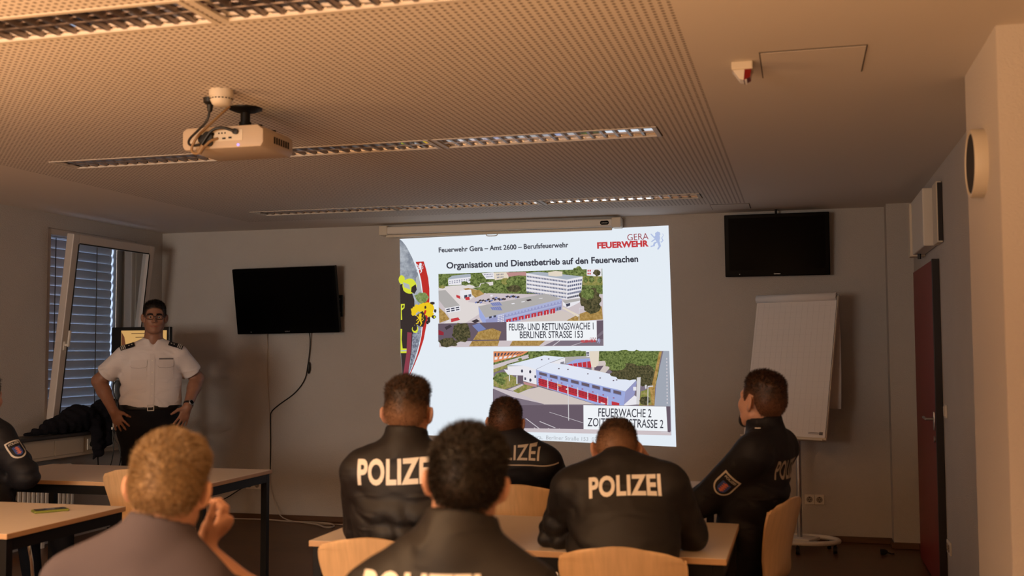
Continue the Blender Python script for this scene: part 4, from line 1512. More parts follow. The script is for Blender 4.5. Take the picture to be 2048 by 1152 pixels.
pc.poly('roofgrey', [(1512, 405), (1715, 380), (1722, 405), (1545, 440)])
pc.poly('wall', [(1515, 415), (1545, 440), (1720, 405), (1700, 430), (1580, 490), (1520, 462)])
pc.poly('dglass', [(1550, 445), (1600, 432), (1600, 462), (1560, 478)])
# station
pc.poly('yard', [(1080, 640), (1510, 520), (1712, 590), (1700, 650), (1500, 660), (1090, 668)])
pc.poly('roofgrey', [(558, 470), (1320, 328), (1506, 385), (900, 535), (640, 600)])
pc.poly('lav2', [(558, 470), (640, 600), (1506, 385), (1506, 412), (640, 628), (560, 500)])
pc.poly('bluewall', [(558, 480), (640, 612), (650, 732), (572, 596)])
pc.poly('lav', [(640, 622), (1506, 408), (1504, 508), (1200, 588), (655, 732)])
pc.poly('lav2', [(860, 596), (1500, 438), (1500, 458), (860, 622)])
pc.grid('lav2', [(866, 555), (1500, 405), (1500, 430), (866, 585)], 17, 1, 0.55, 1.0)
pc.grid('dglass', [(670, 590), (770, 568), (770, 590), (670, 612)], 2, 1, 0.6, 1)
pc.grid('wall', [(775, 575), (850, 558), (850, 650), (775, 672)], 4, 5, 0.7, 0.6)
pc.grid('door', [(866, 624), (1438, 490), (1438, 545), (866, 655)], 8, 1, 0.76, 1.0)
pc.grid('pale', [(866, 640), (1438, 500), (1438, 560), (866, 668)], 8, 1, 0.1, 1.0)
pc.grid('glass', [(1444, 488), (1500, 474), (1500, 510), (1444, 520)], 2, 1, 0.7, 1)
for q in ([(692, 432), (800, 420), (832, 462), (722, 468)], [(692, 480), (808, 470), (834, 520), (716, 514)]):
    pc.poly('lav', q)
    pc.grid('dblue', q, 5, 1, 0.7, 0.8)
for q in ([(932, 438), (965, 432), (976, 442), (940, 448)], [(1046, 418), (1090, 410), (1082, 420), (1050, 428)], [(1244, 378), (1290, 376), (1284, 384), (1250, 384)]):
    pc.poly('wall', q)
pc.poly('dark', [(1098, 398), (1150, 388), (1168, 402), (1120, 415)])
pc.poly('ochre', [(1700, 560), (1960, 470), (1972, 620), (1680, 640), (1560, 632)])
pc.blob('tree2', 1825, 380, 120, 120, 26, 0.12)
pc.blob('tree', 1795, 330, 80, 60, 20, 0.15)
pc.blob('tree2', 1850, 470, 100, 80, 22, 0.15)
pc.poly('cream', [(1505, 490), (1530, 482), (1705, 570), (1690, 592)])
pc.poly('wall', [(1790, 50), (1960, 44), (1960, 132), (1870, 130), (1790, 122)])
pc.grid('red', [(1795, 52), (1840, 50), (1838, 118), (1795, 116)], 2, 2, 0.7, 0.6)
pc.blob('tree2', 1905, 90, 40, 38)
# darker lower band and caption
pc.poly('shade', [(104, 668), (640, 655), (885, 648), (885, 860), (105, 872)])
pc.poly('dblue', [(490, 690), (570, 660), (650, 730), (560, 760)])
pc.poly('dark', [(480, 640), (540, 615), (580, 640), (520, 662)])
pc.poly('ochre', [(560, 760), (720, 720), (820, 760), (790, 850), (500, 852)])
pc.poly('dark', [(178, 708), (240, 680), (262, 700), (196, 740)])
pc.poly('dred', [(108, 738), (168, 765), (166, 800), (110, 796)])
pc.poly('ochre', [(455, 925), (490, 866), (800, 860), (780, 922)])
pc.poly('ochre', [(915, 920), (950, 862), (1330, 852), (1250, 920)])
pc.poly('road', [(1300, 920), (1430, 858), (1978, 838), (1978, 920)])
pc.poly('line', [(1400, 918), (1480, 860), (1492, 860), (1416, 918)])
pc.poly('line', [(1610, 918), (1760, 870), (1770, 870), (1630, 918)])
pc.poly('shade', [(1905, 634), (1978, 630), (1978, 840), (1905, 850)])
pc.poly('road', [(1910, 800), (1978, 740), (1978, 780), (1910, 830)])
pc.blob('tree2', 370, 770, 108, 110, 26, 0.15)
pc.blob('tree2', 220, 880, 110, 52, 22, 0.2)
pc.poly('pole', [(1698, 630), (1706, 490), (1712, 490), (1706, 630)])
pc.poly('pole', [(1704, 488), (1742, 490), (1740, 500), (1706, 498)])
pc.poly('caption', [(880, 650), (1900, 632), (1906, 858), (882, 862)])
p1 = pc.build('station_picture', sl, 'upper aerial picture of a fire station with red gates')
s_ = 5.689
K1 = pc.k + 4


def c1(x, y):
    return (860 + x / s_, 530 + y / s_)


slide_text(p1, 'caption_text', 'FEUER- UND RETTUNGSWACHE 1', c1(910, 745), c1(1868, 732), 13.2, 'ink', 0.012, k=K1)
slide_text(p1, 'caption_text', 'BERLINER STRASSE 153', c1(1032, 833), c1(1748, 826), 13.2, 'ink', 0.012, k=K1)
slide_text(p1, 'logo_text', 'FEUERWEHR', c1(1725, 884), c1(1900, 876), 4.6, 'red', 0.05, k=K1)
slide_text(p1, 'logo_text', 'GERA', c1(1828, 852), c1(1900, 848), 4.6, 'dred', 0.0, k=K1)
dr = Drawing(860, 530, 5.689, K1)
lion(dr, 'lav2', 1906, 836, 42, 60)
dr.build('lion_emblem', p1)

# lower picture
pc = Drawing(970, 690, 5.389, 6)
pc.poly('road', [(92, 68), (1985, 64), (2008, 972), (92, 925)])
pc.poly('tree', [(92, 68), (1890, 64), (1860, 420), (1700, 440), (1200, 200), (500, 150), (92, 300)])
pc.poly('orange', [(92, 70), (470, 68), (400, 110), (92, 190)])
pc.grid('dglass', [(95, 80), (440, 72), (380, 100), (95, 130)], 9, 1, 0.5, 0.7)
pc.grid('wall', [(95, 130), (360, 105), (330, 130), (95, 165)], 5, 1, 0.6, 0.8)
pc.poly('pave', [(92, 215), (470, 100), (474, 140), (240, 205), (92, 300)])
pc.poly('grass', [(92, 260), (240, 210), (250, 235), (92, 300)])
pc.poly('grass', [(92, 340), (230, 290), (420, 400), (330, 440), (210, 480), (92, 440)])
for (x, y, rx, ry) in ((180, 320, 70, 28), (170, 390, 48, 36), (120, 360, 30, 26), (380, 155, 22, 18)):
    pc.blob('tree', x, y, rx, ry)
pc.poly('pave', [(92, 450), (300, 500), (560, 460), (760, 500), (1180, 640), (660, 640), (300, 560), (92, 470)])
pc.poly('yard', [(370, 520), (580, 450), (1190, 640), (640, 640)])
pc.poly('grass', [(290, 490), (430, 420), (530, 450), (360, 520)])
pc.poly('pave', [(250, 480), (400, 420), (420, 430), (300, 495)])
for (x, y, rx, ry) in ((560, 110, 90, 42), (760, 95, 110, 36), (980, 95, 100, 36)):
    pc.blob('tree', x, y, rx, ry, 22, 0.15)
# tower and rear garages
pc.poly('yard', [(1150, 180), (1300, 170), (1360, 230), (1300, 300), (1150, 270)])
pc.poly('shade', [(1180, 230), (1280, 222), (1240, 280), (1180, 270)])
pc.poly('bluewall', [(866, 200), (985, 150), (1155, 140), (1155, 240), (1000, 245)])
pc.poly('roofgrey', [(866, 128), (1090, 118), (1155, 142), (985, 152), (870, 205)])
pc.grid('door', [(895, 208), (1150, 172), (1150, 246), (905, 225)], 5, 1, 0.85, 1.0)
pc.poly('cream', [(1128, 66), (1232, 66), (1226, 205), (1195, 240), (1150, 238), (1128, 130)])
pc.poly('wall', [(1090, 66), (1128, 66), (1128, 130), (1092, 122)])
pc.grid('dglass', [(1092, 72), (1126, 72), (1126, 120), (1092, 116)], 1, 3, 0.9, 0.6)
# left wing
pc.poly('roofwhite', [(235, 220), (640, 112), (866, 132), (700, 190), (550, 262), (420, 222)])
pc.poly('wall', [(245, 228), (420, 222), (552, 262), (560, 425), (515, 415), (410, 385), (412, 328), (250, 300)])
pc.poly('wall', [(700, 195), (866, 135), (866, 200), (780, 205)])
pc.grid('dglass', [(815, 185), (858, 175), (858, 200), (815, 210)], 3, 1, 0.7, 1)
pc.poly('wall', [(205, 262), (290, 270), (430, 330), (250, 320)])
pc.poly('shade', [(345, 330), (415, 328), (415, 410), (345, 420)])
pc.poly('pole', [(340, 330), (354, 330), (354, 420), (340, 420)])
pc.poly('pole', [(262, 310), (272, 310), (272, 390), (262, 390)])
for (x, y) in ((402, 280), (490, 288), (492, 378)):
    pc.blob('dglass', x, y, 12, 18, 16, 0.02)
for (x, y) in ((437, 362), (545, 340)):
    pc.poly('dglass', [(x - 9, y - 14), (x + 9, y - 12), (x + 9, y + 16), (x - 9, y + 14)])
pc.poly('brick', [(415, 395), (560, 425), (560, 455), (430, 425)])
# main hall
pc.poly('roofwhite', [(550, 266), (700, 192), (866, 208), (1640, 372), (1515, 500), (1000, 380)])
pc.poly('bluewall', [(552, 268), (1515, 502), (1500, 650), (1200, 640), (566, 430)])
pc.poly('lav', [(1515, 502), (1640, 374), (1612, 540), (1502, 640)])
pc.poly('wall', [(1502, 640), (1612, 542), (1640, 560), (1640, 640), (1505, 650)])
pc.grid('dblue', [(572, 285), (1485, 505), (1485, 548), (572, 318)], 8, 1, 0.78, 1.0)
pc.grid('shade', [(572, 286), (1485, 508), (1485, 540), (572, 314)], 8, 1, 0.70, 1.0)
pc.grid('door', [(575, 352), (1325, 575), (1325, 650), (575, 432)], 7, 1, 0.86, 1.0)
pc.grid('dred', [(575, 356), (1325, 580), (1325, 625), (575, 410)], 21, 3, 0.84, 0.6)
pc.grid('pale', [(625, 345), (1380, 572), (1380, 660), (625, 455)], 7, 1, 0.07, 1.0)
pc.poly('door', [(1368, 605), (1450, 625), (1450, 650), (1368, 645)])
pc.poly('orange', [(785, 415), (828, 428), (828, 450), (785, 440)])
pc.poly('wall', [(1250, 615), (1300, 628), (1298, 636), (1250, 628)])
for (x, y) in ((615, 158), (690, 150), (800, 255), (898, 262), (1112, 310), (1244, 355), (1388, 382), (1422, 376)):
    pc.poly('shade', [(x - 8, y - 5), (x + 8, y - 6), (x + 8, y + 5), (x - 8, y + 6)])
for k_ in range(8):
    x, y = 606 + k_ * 112, 345 + k_ * 32
    pc.poly('dred', [(x - 9, y - 5), (x + 9, y - 3), (x + 9, y + 6), (x - 9, y + 4)])
# trees and road on the right
for (x, y, rx, ry, m_) in ((1500, 170, 200, 110, 'tree'), (1660, 200, 200, 140, 'tree'), (1540, 290, 180, 90, 'tree2'), (1740, 330, 110, 120, 'tree2'), (1700, 140, 150, 80, 'tree'), (1420, 200, 100, 80, 'tree')):
    pc.blob(m_, x, y, rx, ry, 26, 0.12)
pc.poly('ochre', [(1880, 75), (1910, 66), (1870, 260), (1835, 470), (1830, 650), (1660, 650), (1680, 520), (1800, 440)])
pc.poly('grass', [(1680, 500), (1780, 470), (1800, 640), (1670, 650)])
pc.poly('haze', [(1925, 66), (1985, 64), (2000, 660), (1830, 656), (1850, 400)])
pc.grid('line', [(1955, 130), (1968, 130), (1975, 640), (1960, 640)], 1, 14, 0.9, 0.5)
pc.poly('pole', [(1640, 350), (1682, 345), (1668, 640), (1634, 640)])
pc.blob('tree2', 1725, 600, 60, 45)
pc.poly('wall', [(1600, 450), (1634, 450), (1634, 490), (1602, 490)])
pc.poly('pole', [(1726, 430), (1748, 428), (1744, 470), (1730, 470)])
pc.poly('pole', [(1756, 440), (1815, 436), (1815, 448), (1764, 452), (1762, 650), (1754, 650)])
# lower band
pc.poly('road', [(92, 470), (300, 560), (430, 640), (1070, 648), (1066, 905), (92, 880)])
pc.poly('shade', [(430, 646), (1070, 648), (1066, 905), (200, 890), (92, 650)])
for q in ([(590, 824), (600, 820), (770, 890), (756, 892)], [(440, 790), (450, 788), (640, 930), (626, 930)], [(530, 890), (540, 888), (610, 932), (598, 934)], [(680, 895), (690, 893), (770, 934), (756, 936)], [(800, 900), (808, 898), (892, 940), (880, 942)],
          [(700, 720), (1064, 835), (1064, 840), (700, 724)]):
    pc.poly('line', q)
pc.poly('pave', [(92, 890), (1068, 905), (2008, 930), (2008, 972), (92, 928)])
for q in ([(300, 880), (310, 880), (400, 925), (388, 925)], [(1120, 918), (1130, 918), (1220, 950), (1206, 950)], [(1900, 930), (2000, 935), (2000, 945), (1900, 940)]):
    pc.poly('line', q)
pc.poly('shade', [(1958, 660), (1996, 662), (2000, 940), (1972, 935)])
pc.poly('pole', [(898, 470), (906, 470), (912, 812), (904, 812)])
pc.poly('pole', [(876, 468), (904, 460), (906, 476), (880, 484)])
pc.poly('caption', [(1066, 646), (1956, 662), (1972, 928), (1068, 905)])
p2 = pc.build('station_picture', sl, 'lower aerial picture of a long white roofed fire station')
s_2 = 5.389
K2 = pc.k + 4


def c2(x, y):
    return (970 + x / s_2, 690 + y / s_2)


slide_text(p2, 'caption_text', 'FEUERWACHE 2', c2(1226, 768), c2(1797, 778), 16.2, 'ink', 0.008, k=K2)
slide_text(p2, 'caption_text', 'ZOITZBERGSTRASSE 2', c2(1110, 872), c2(1925, 894), 16.2, 'ink', 0.008, k=K2)

# ------------------------------------------------------------------ people: smooth bodies from distance fields
def V3(*a):
    return np.array(a, dtype=np.float32)


def smin(a, b, k):
    h = np.clip(0.5 + 0.5 * (b - a) / k, 0, 1)
    return b + (a - b) * h - k * h * (1 - h)


def smax(a, b, k):
    return -smin(-a, -b, k)


def seg(P, a, b, ra, rb):
    a = np.asarray(a, np.float32)
    ba = np.asarray(b, np.float32) - a
    pa = P - a
    h = np.clip(pa @ ba / max(1e-9, float(ba @ ba)), 0, 1)
    return np.linalg.norm(pa - h[:, None] * ba, axis=1) - (ra + (rb - ra) * h)


def flat(P, a, b, ra, rb, n, s):
    """capsule squashed along direction n to s of its radius"""
    a = np.asarray(a, np.float32)
    n = np.asarray(n, np.float32)
    n = n / np.linalg.norm(n)
    ba = np.asarray(b, np.float32) - a
    pa = P - a
    h = np.clip(pa @ ba / max(1e-9, float(ba @ ba)), 0, 1)
    v = pa - h[:, None] * ba
    vn = v @ n
    v = v + (vn * (1 / s - 1))[:, None] * n
    return (np.linalg.norm(v, axis=1) - (ra + (rb - ra) * h)) * 0.8


def ell(P, c, r):
    r = np.asarray(r, np.float32)
    q = (P - np.asarray(c, np.float32)) / r
    k0 = np.linalg.norm(q, axis=1)
    k1 = np.linalg.norm(q / r, axis=1) + 1e-9
    return k0 * (k0 - 1) / k1


def sph(P, c, r):
    return np.linalg.norm(P - np.asarray(c, np.float32), axis=1) - r


def mesh_field(fn, lo, hi, h, margin=0.012):
    """naive surface nets of fn(points)<0 on a sparse grid with step h"""
    lo = np.asarray(lo, np.float32)
    nb = np.ceil((np.asarray(hi) - lo) / (8 * h)).astype(int) + 1
    gi = np.stack(np.meshgrid(*[np.arange(n) for n in nb], indexing='ij'), -1).reshape(-1, 3)
    ctr = lo + (gi * 8 + 3.5).astype(np.float32) * h
    dc = np.concatenate([fn(c) for c in np.array_split(ctr, max(1, len(ctr) // 60000))])
    keep = np.abs(dc) < 0.5 * math.sqrt(3) * 9 * h + margin
    N = nb * 8
    Dg = np.repeat(np.repeat(np.repeat(np.where(dc < 0, -1, 1).astype(np.float32).reshape(nb), 8, 0), 8, 1), 8, 2)
    off = np.stack(np.meshgrid(*[np.arange(8)] * 3, indexing='ij'), -1).reshape(-1, 3)
    ids = (gi[keep][:, None, :] * 8 + off[None]).reshape(-1, 3)
    pts = lo + ids.astype(np.float32) * h
    d = np.concatenate([fn(c) for c in np.array_split(pts, max(1, len(pts) // 120000))])
    Dg[ids[:, 0], ids[:, 1], ids[:, 2]] = d
    s = Dg < 0
    cnt = np.zeros(N - 1, np.int8)
    sl_ = [slice(0, -1), slice(1, None)]
    for a in range(2):
        for b_ in range(2):
            for c in range(2):
                cnt += s[sl_[a], sl_[b_], sl_[c]]
    act = np.argwhere((cnt > 0) & (cnt < 8))
    vid = -np.ones(N - 1, np.int32)
    vid[act[:, 0], act[:, 1], act[:, 2]] = np.arange(len(act))
    acc = np.zeros((len(act), 3), np.float32)
    num = np.zeros(len(act), np.float32)
    cor = [(a, b_, c) for a in range(2) for b_ in range(2) for c in range(2)]
    for i in range(8):
        for j in range(i + 1, 8):
            A_, B_ = np.array(cor[i]), np.array(cor[j])
            if np.abs(A_ - B_).sum() != 1:
                continue
            ia, ib = act + A_, act + B_
            da = Dg[ia[:, 0], ia[:, 1], ia[:, 2]]
            db = Dg[ib[:, 0], ib[:, 1], ib[:, 2]]
            x = (da < 0) != (db < 0)
            t_ = np.where(x, da / np.where(x, da - db, 1), 0)
            acc += np.where(x[:, None], A_ + (B_ - A_) * t_[:, None], 0)
            num += x
    verts = lo + (act + acc / num[:, None]) * h
    faces = []
    for ax in range(3):
        e = [slice(1, -1)] * 3
        e[ax] = slice(0, -1)
        e2 = [slice(1, -1)] * 3
        e2[ax] = slice(1, None)
        s0, s1 = s[tuple(e)], s[tuple(e2)]
        for flip in (False, True):
            q = np.argwhere((s0 & ~s1) if not flip else (~s0 & s1))
            if not len(q):
                continue
            o_ = np.ones(3, int)
            o_[ax] = 0
            q = q + o_
            u, w = (ax + 1) % 3, (ax + 2) % 3
            du, dw = np.zeros(3, int), np.zeros(3, int)
            du[u] = 1
            dw[w] = 1
            cs = [q - du - dw, q - dw, q, q - du]
            ff = np.stack([vid[c[:, 0], c[:, 1], c[:, 2]] for c in cs], 1)
            if flip:
                ff = ff[:, ::-1]
            faces.append(ff[(ff >= 0).all(1)])
    return verts, np.concatenate(faces)


def relax(v, f, n=2):
    """light smoothing over quad edges"""
    e = np.concatenate([f[:, [0, 1]], f[:, [1, 2]], f[:, [2, 3]], f[:, [3, 0]]])
    e = np.concatenate([e, e[:, ::-1]])
    for k in range(n):
        s = np.zeros_like(v)
        np.add.at(s, e[:, 0], v[e[:, 1]])
        c = np.bincount(e[:, 0], minlength=len(v))[:, None]
        v = v + (s / np.maximum(c, 1) - v) * (0.5 if k % 2 == 0 else -0.45 if n > 2 else 0.3)
    return v


def to_mesh(name, v, f):
    me = bpy.data.meshes.new(name)
    me.vertices.add(len(v))
    me.vertices.foreach_set('co', np.asarray(v, np.float32).ravel())
    k = f.shape[1]
    me.loops.add(len(f) * k)
    me.loops.foreach_set('vertex_index', f.astype(np.int32).ravel())
    me.polygons.add(len(f))
    me.polygons.foreach_set('loop_start', np.arange(0, len(f) * k, k, dtype=np.int32))
    me.update(calc_edges=True)
    return me


def rot_ypr(yaw, pitch, roll):
    """head/torso axes as columns: right, front, up; yaw turns left, pitch lifts the chin, roll tips to the person's right"""
    R_ = Matrix.Rotation(yaw, 3, 'Z') @ Matrix.Rotation(pitch, 3, 'X') @ Matrix.Rotation(roll, 3, 'Y')
    return np.array(R_, dtype=np.float32)


def near(P, c, r, fn, stand):
    """evaluate fn only within r of c, a cheap lower bound elsewhere"""
    d = np.linalg.norm(P - np.asarray(c, np.float32), axis=1)
    out = d - stand
    m_ = d < r
    if m_.any():
        out[m_] = fn(P[m_])
    return out


# ---- head, in head axes (x right, y front, z up, origin between the ears)
def skull(Q):
    d = ell(Q, (0, -0.010, 0.032), (0.0765, 0.097, 0.087))
    d = smin(d, ell(Q, (0, -0.045, 0.0), (0.066, 0.055, 0.06)), 0.03)
    return d


def head_field(Q, face=True):
    X = np.abs(Q[:, 0])
    S_ = np.stack([X, Q[:, 1], Q[:, 2]], 1)
    d = skull(Q)
    d = smin(d, ell(Q, (0, 0.036, -0.045), (0.060, 0.058, 0.074)), 0.04)
    d = smin(d, seg(S_, (0.052, -0.002, -0.058), (0.022, 0.064, -0.100), 0.020, 0.019), 0.025)
    d = smin(d, sph(Q, (0, 0.078, -0.101), 0.019), 0.02)
    if face:
        d = smin(d, seg(S_, (0.008, 0.083, 0.020), (0.045, 0.068, 0.020), 0.012, 0.011), 0.014)
        d = smin(d, sph(S_, (0.040, 0.058, -0.026), 0.025), 0.022)
        d = smax(d, -sph(S_, (0.031, 0.100, 0.002), 0.0150), 0.014)
        d = smin(d, seg(Q, (0, 0.088, 0.006), (0, 0.111, -0.030), 0.0075, 0.0105), 0.012)
        d = smin(d, sph(S_, (0.012, 0.098, -0.034), 0.0085), 0.007)
        d = smin(d, ell(Q, (0, 0.088, -0.0625), (0.024, 0.012, 0.0065)), 0.006)
        d = smin(d, ell(Q, (0, 0.087, -0.0745), (0.020, 0.012, 0.007)), 0.006)
        d = smax(d, -seg(S_, (0, 0.100, -0.0685), (0.022, 0.090, -0.0675), 0.0022, 0.0018), 0.003)
    # ears
    a = math.radians(34)
    e = S_ - V3(0.081, -0.012, -0.006)
    ex = e[:, 0] * math.cos(a) + e[:, 1] * math.sin(a)
    ey = -e[:, 0] * math.sin(a) + e[:, 1] * math.cos(a)
    E_ = np.stack([ex, ey + e[:, 2] * 0.2, e[:, 2]], 1)
    ear = ell(E_, (0.006, -0.003, 0), (0.0085, 0.0225, 0.034))
    ear = smax(ear, -ell(E_, (0.0125, 0.003, 0.002), (0.007, 0.0115, 0.02)), 0.004)
    ear = smin(ear, ell(E_, (0.002, 0.006, -0.026), (0.006, 0.009, 0.010)), 0.006)
    return smin(d, ear, 0.007)


HB_Y = [-0.12, -0.075, -0.050, -0.034, -0.018, 0.008, 0.020, 0.034, 0.044, 0.056, 0.075, 0.12]


def hair_field(Q, st, neck=None):
    """short back and sides with a longer top; st: top, side thickness, nape, front"""
    d = smin(skull(Q), ell(Q, (0, 0.036, -0.045), (0.060, 0.058, 0.074)), 0.04)
    if neck is not None:
        d = smin(d, neck, 0.03)
    na, fr_ = st.get('nape', -0.075), st.get('front', 0.072)
    zb = np.interp(Q[:, 1], HB_Y, [na, na, na + 0.01, -0.02, 0.030, 0.034, 0.012, -0.008, 0.0, 0.052, fr_, fr_ + 0.004])
    u = np.clip((Q[:, 2] - st.get('fade', 0.045)) / 0.06, 0, 1)
    u = u * u * (3 - 2 * u)
    tm = st['side'] + (st['top'] - st['side']) * u
    lump = st.get('lump', 0.0025)
    nz = np.sin(Q[:, 0] * 130 + 2 * np.sin(Q[:, 1] * 70)) * np.sin(Q[:, 1] * 110 + 1.5 * np.sin(Q[:, 2] * 90 + Q[:, 0] * 60))
    t_ = np.minimum(tm + lump * u * nz, (Q[:, 2] - zb) * 0.30)
    return d - np.clip(t_, -0.008, None)


def hand_field(P, W, fx, pn, side, curl, spread=0.12, thumb=0.5, s=1.0):
    """wrist W, finger direction fx, palm normal pn (the way the palm faces); side = +1 thumb along pn x fx, -1 opposite"""
    fx = np.asarray(fx, np.float32)
    fx = fx / np.linalg.norm(fx)
    pn = np.asarray(pn, np.float32)
    pn = pn - fx * (pn @ fx)
    pn = pn / np.linalg.norm(pn)
    tx = np.cross(pn, fx) * side
    W = np.asarray(W, np.float32)
    d = flat(P, W + fx * 0.018 * s, W + fx * 0.072 * s, 0.034 * s, 0.042 * s, pn, 0.36)
    d = smin(d, seg(P, W - fx * 0.01, W + fx * 0.03 * s, 0.026 * s, 0.026 * s), 0.02)
    L_ = (0.074, 0.081, 0.075, 0.060)
    R_ = (0.0088, 0.0090, 0.0085, 0.0076)
    for i in range(4):
        o = (0.031, 0.0105, -0.0105, -0.030)[i]
        base = W + (fx * (0.083 - 0.004 * abs(i - 1)) + tx * o) * s
        ang = spread * (1.5 - i)
        dirx = fx * math.cos(ang) + tx * math.sin(ang)
        c = curl[i] if isinstance(curl, (list, tuple)) else curl
        p = base - dirx * 0.012 * s
        tot = 0
        for j, fr_ in enumerate((0.48, 0.30, 0.24)):
            tot += c * (0.55, 1.0, 0.8)[j]
            dv = dirx * math.cos(tot) + pn * math.sin(tot)
            q = p + dv * (L_[i] * fr_ + (0.012 if j == 0 else 0)) * s
            r0 = R_[i] * s * (1.0, 0.95, 0.88)[j]
            sg = seg(P, p, q, r0, r0 * 0.94)
            d = smin(d, sg, 0.006)
            p = q
    b0 = W + (fx * 0.022 + tx * 0.024) * s
    t1 = fx * math.cos(thumb) + tx * math.sin(thumb) + pn * 0.25
    t1 = t1 / np.linalg.norm(t1)
    b1 = b0 + t1 * 0.042 * s
    t2 = fx * math.cos(thumb * 0.6) + tx * math.sin(thumb * 0.6) + pn * 0.35
    t2 = t2 / np.linalg.norm(t2)
    b2 = b1 + t2 * 0.032 * s
    b3 = b2 + (t2 * 0.9 + pn * 0.2) * 0.024 * s
    d = smin(d, seg(P, b0, b1, 0.016 * s, 0.0125 * s), 0.014)
    d = smin(d, seg(P, b1, b2, 0.0118 * s, 0.0105 * s), 0.006)
    d = smin(d, seg(P, b2, b3, 0.0105 * s, 0.0085 * s), 0.005)
    return d


def folds(P, seed, amp, fz=72.0):
    """cloth wrinkles: ridged bands that bend and fade in and out"""
    x, y, z = P[:, 0], P[:, 1], P[:, 2]
    wob = 0.9 * np.sin(x * 13 + seed) + 0.8 * np.sin(y * 11 + seed * 1.7) + 0.5 * np.sin(x * 29 - y * 17 + seed * 0.6)
    a = 1 - 2 * np.abs(np.sin(0.5 * (z * fz + 2.2 * wob)))
    b_ = 1 - 2 * np.abs(np.sin(0.5 * ((x * 1.1 + z * 0.8) * fz * 0.8 + 2.0 * wob + 1.3 * np.sin(z * 15 + seed * 2.1))))
    c = 1 - 2 * np.abs(np.sin(0.5 * ((y * 1.1 - x * 0.5 + z * 0.7) * fz * 1.2 + 1.6 * wob + seed)))
    m1 = np.clip(np.sin(x * 7 + z * 9 + seed * 3.1) + 0.35, 0, 1)
    m2 = np.clip(np.sin(z * 11 - x * 8 + y * 5 + seed) + 0.2, 0, 1)
    m3 = np.clip(np.sin(y * 10 + z * 6 - x * 4 + seed * 1.3), 0, 1)
    low = np.sin(x * 15 + seed * 2) * np.sin(z * 12 + y * 9 + seed)
    return amp * (a * m1 + b_ * m2 + c * m3 * 0.8 + 0.8 * low)


def norm_(v):
    return v / np.linalg.norm(v)


class Person:
    def __init__(s, **k):
        s.__dict__.update(k)
        for a in ('pelvis', 'neck', 'head', 'shl', 'shr', 'ell_', 'elr', 'wrl', 'wrr', 'hipl', 'hipr', 'knl', 'knr', 'anl', 'anr'):
            setattr(s, a, np.asarray(getattr(s, a), np.float32))
        s.sx = norm_(s.shr - s.shl)                 # to the person's right
        s.up = norm_(s.neck - s.pelvis)
        s.fw = norm_(np.cross(s.up, s.sx))
        s.HR = rot_ypr(*[math.radians(a) for a in s.hypr])
        s.hs = getattr(s, 'hs', 1.0)
        s.bulk = getattr(s, 'bulk', 1.0)

    def headQ(s, P):
        return ((P - s.head) @ s.HR) / s.hs

    def torso(s, P, o=0.0):
        k = s.bulk
        L_ = s.neck - s.pelvis
        belly, chest, uch = s.pelvis + L_ * 0.26, s.pelvis + L_ * 0.58, s.pelvis + L_ * 0.80
        f = s.fw
        bf = getattr(s, 'belly', 0.0)
        d = flat(P, s.pelvis + L_ * 0.02, belly, 0.160 * k + o, 0.156 * k + o + bf, f, 0.72)
        d = smin(d, flat(P, belly + f * bf * 0.5, chest + f * 0.012, 0.156 * k + o + bf, 0.174 * k + o, f, 0.70), 0.05)
        d = smin(d, flat(P, chest + f * 0.01, uch, 0.174 * k + o, 0.135 * k + o, f, 0.64), 0.04)
        a, b_ = s.shl + s.sx * 0.02, s.shr - s.sx * 0.02
        d = smin(d, seg(P, a, b_, 0.056 * k + o, 0.056 * k + o), 0.06)
        for q in (s.shl, s.shr):
            d = smin(d, seg(P, s.neck + s.up * 0.005, q + (s.neck - q) * 0.25 + s.up * 0.012, 0.048 + o, 0.044 + o), 0.04)
        return d

    def arm(s, P, left, o=0.0, part=1.0, r=(0.054, 0.045, 0.030)):
        S_, E_, W_ = (s.shl, s.ell_, s.wrl) if left else (s.shr, s.elr, s.wrr)
        k = s.bulk
        d = seg(P, S_, E_, r[0] * k + o, r[1] * k + o)
        d = smin(d, seg(P, E_, E_ + (W_ - E_) * 0.35, r[1] * k + o, r[1] * 0.98 * k + o), 0.02)
        d = smin(d, seg(P, E_ + (W_ - E_) * 0.3, E_ + (W_ - E_) * part, r[1] * 0.96 * k + o, r[2] * k + o), 0.02)
        return d

    def legs(s, P, o=0.0):
        d = None
        for h_, k_, a_ in ((s.hipl, s.knl, s.anl), (s.hipr, s.knr, s.anr)):
            q = smin(seg(P, h_, k_, 0.088 * s.bulk + o, 0.060 + o), seg(P, k_, a_, 0.057 + o, 0.042 + o), 0.03)
            d = q if d is None else smin(d, q, 0.02)
        return smin(d, seg(P, s.hipl, s.hipr, 0.105 * s.bulk + o, 0.105 * s.bulk + o), 0.05)

    def body(s, P):
        nb = s.head + s.HR @ V3(0, -0.018, -0.055)
        d = smin(s.torso(P), s.legs(P), 0.04)
        d = smin(d, smin(s.arm(P, True), s.arm(P, False), 0.01), 0.03)
        nr = getattr(s, 'neck_r', 0.0)
        d = smin(d, seg(P, s.neck - s.up * 0.02, nb, 0.060 + nr, 0.055 + nr), 0.03)
        d = smin(d, near(P, s.head, 0.26, lambda q: head_field(s.headQ(q)) * s.hs, 0.15), 0.022)
        for nm, W_ in (('handl', s.wrl), ('handr', s.wrr)):
            hd = getattr(s, nm)
            d = smin(d, near(P, W_, 0.27, lambda q: hand_field(q, W_, **hd), 0.215), 0.012)
        for a_ in (s.anl, s.anr):
            d = smin(d, seg(P, a_ - V3(0, 0, 0.02), a_ + s.toe * 0.15 - V3(0, 0, 0.05), 0.038, 0.024), 0.03)
        return d

    def bounds(s, pts, m_):
        a = np.array(pts)
        return a.min(0) - m_, a.max(0) + m_


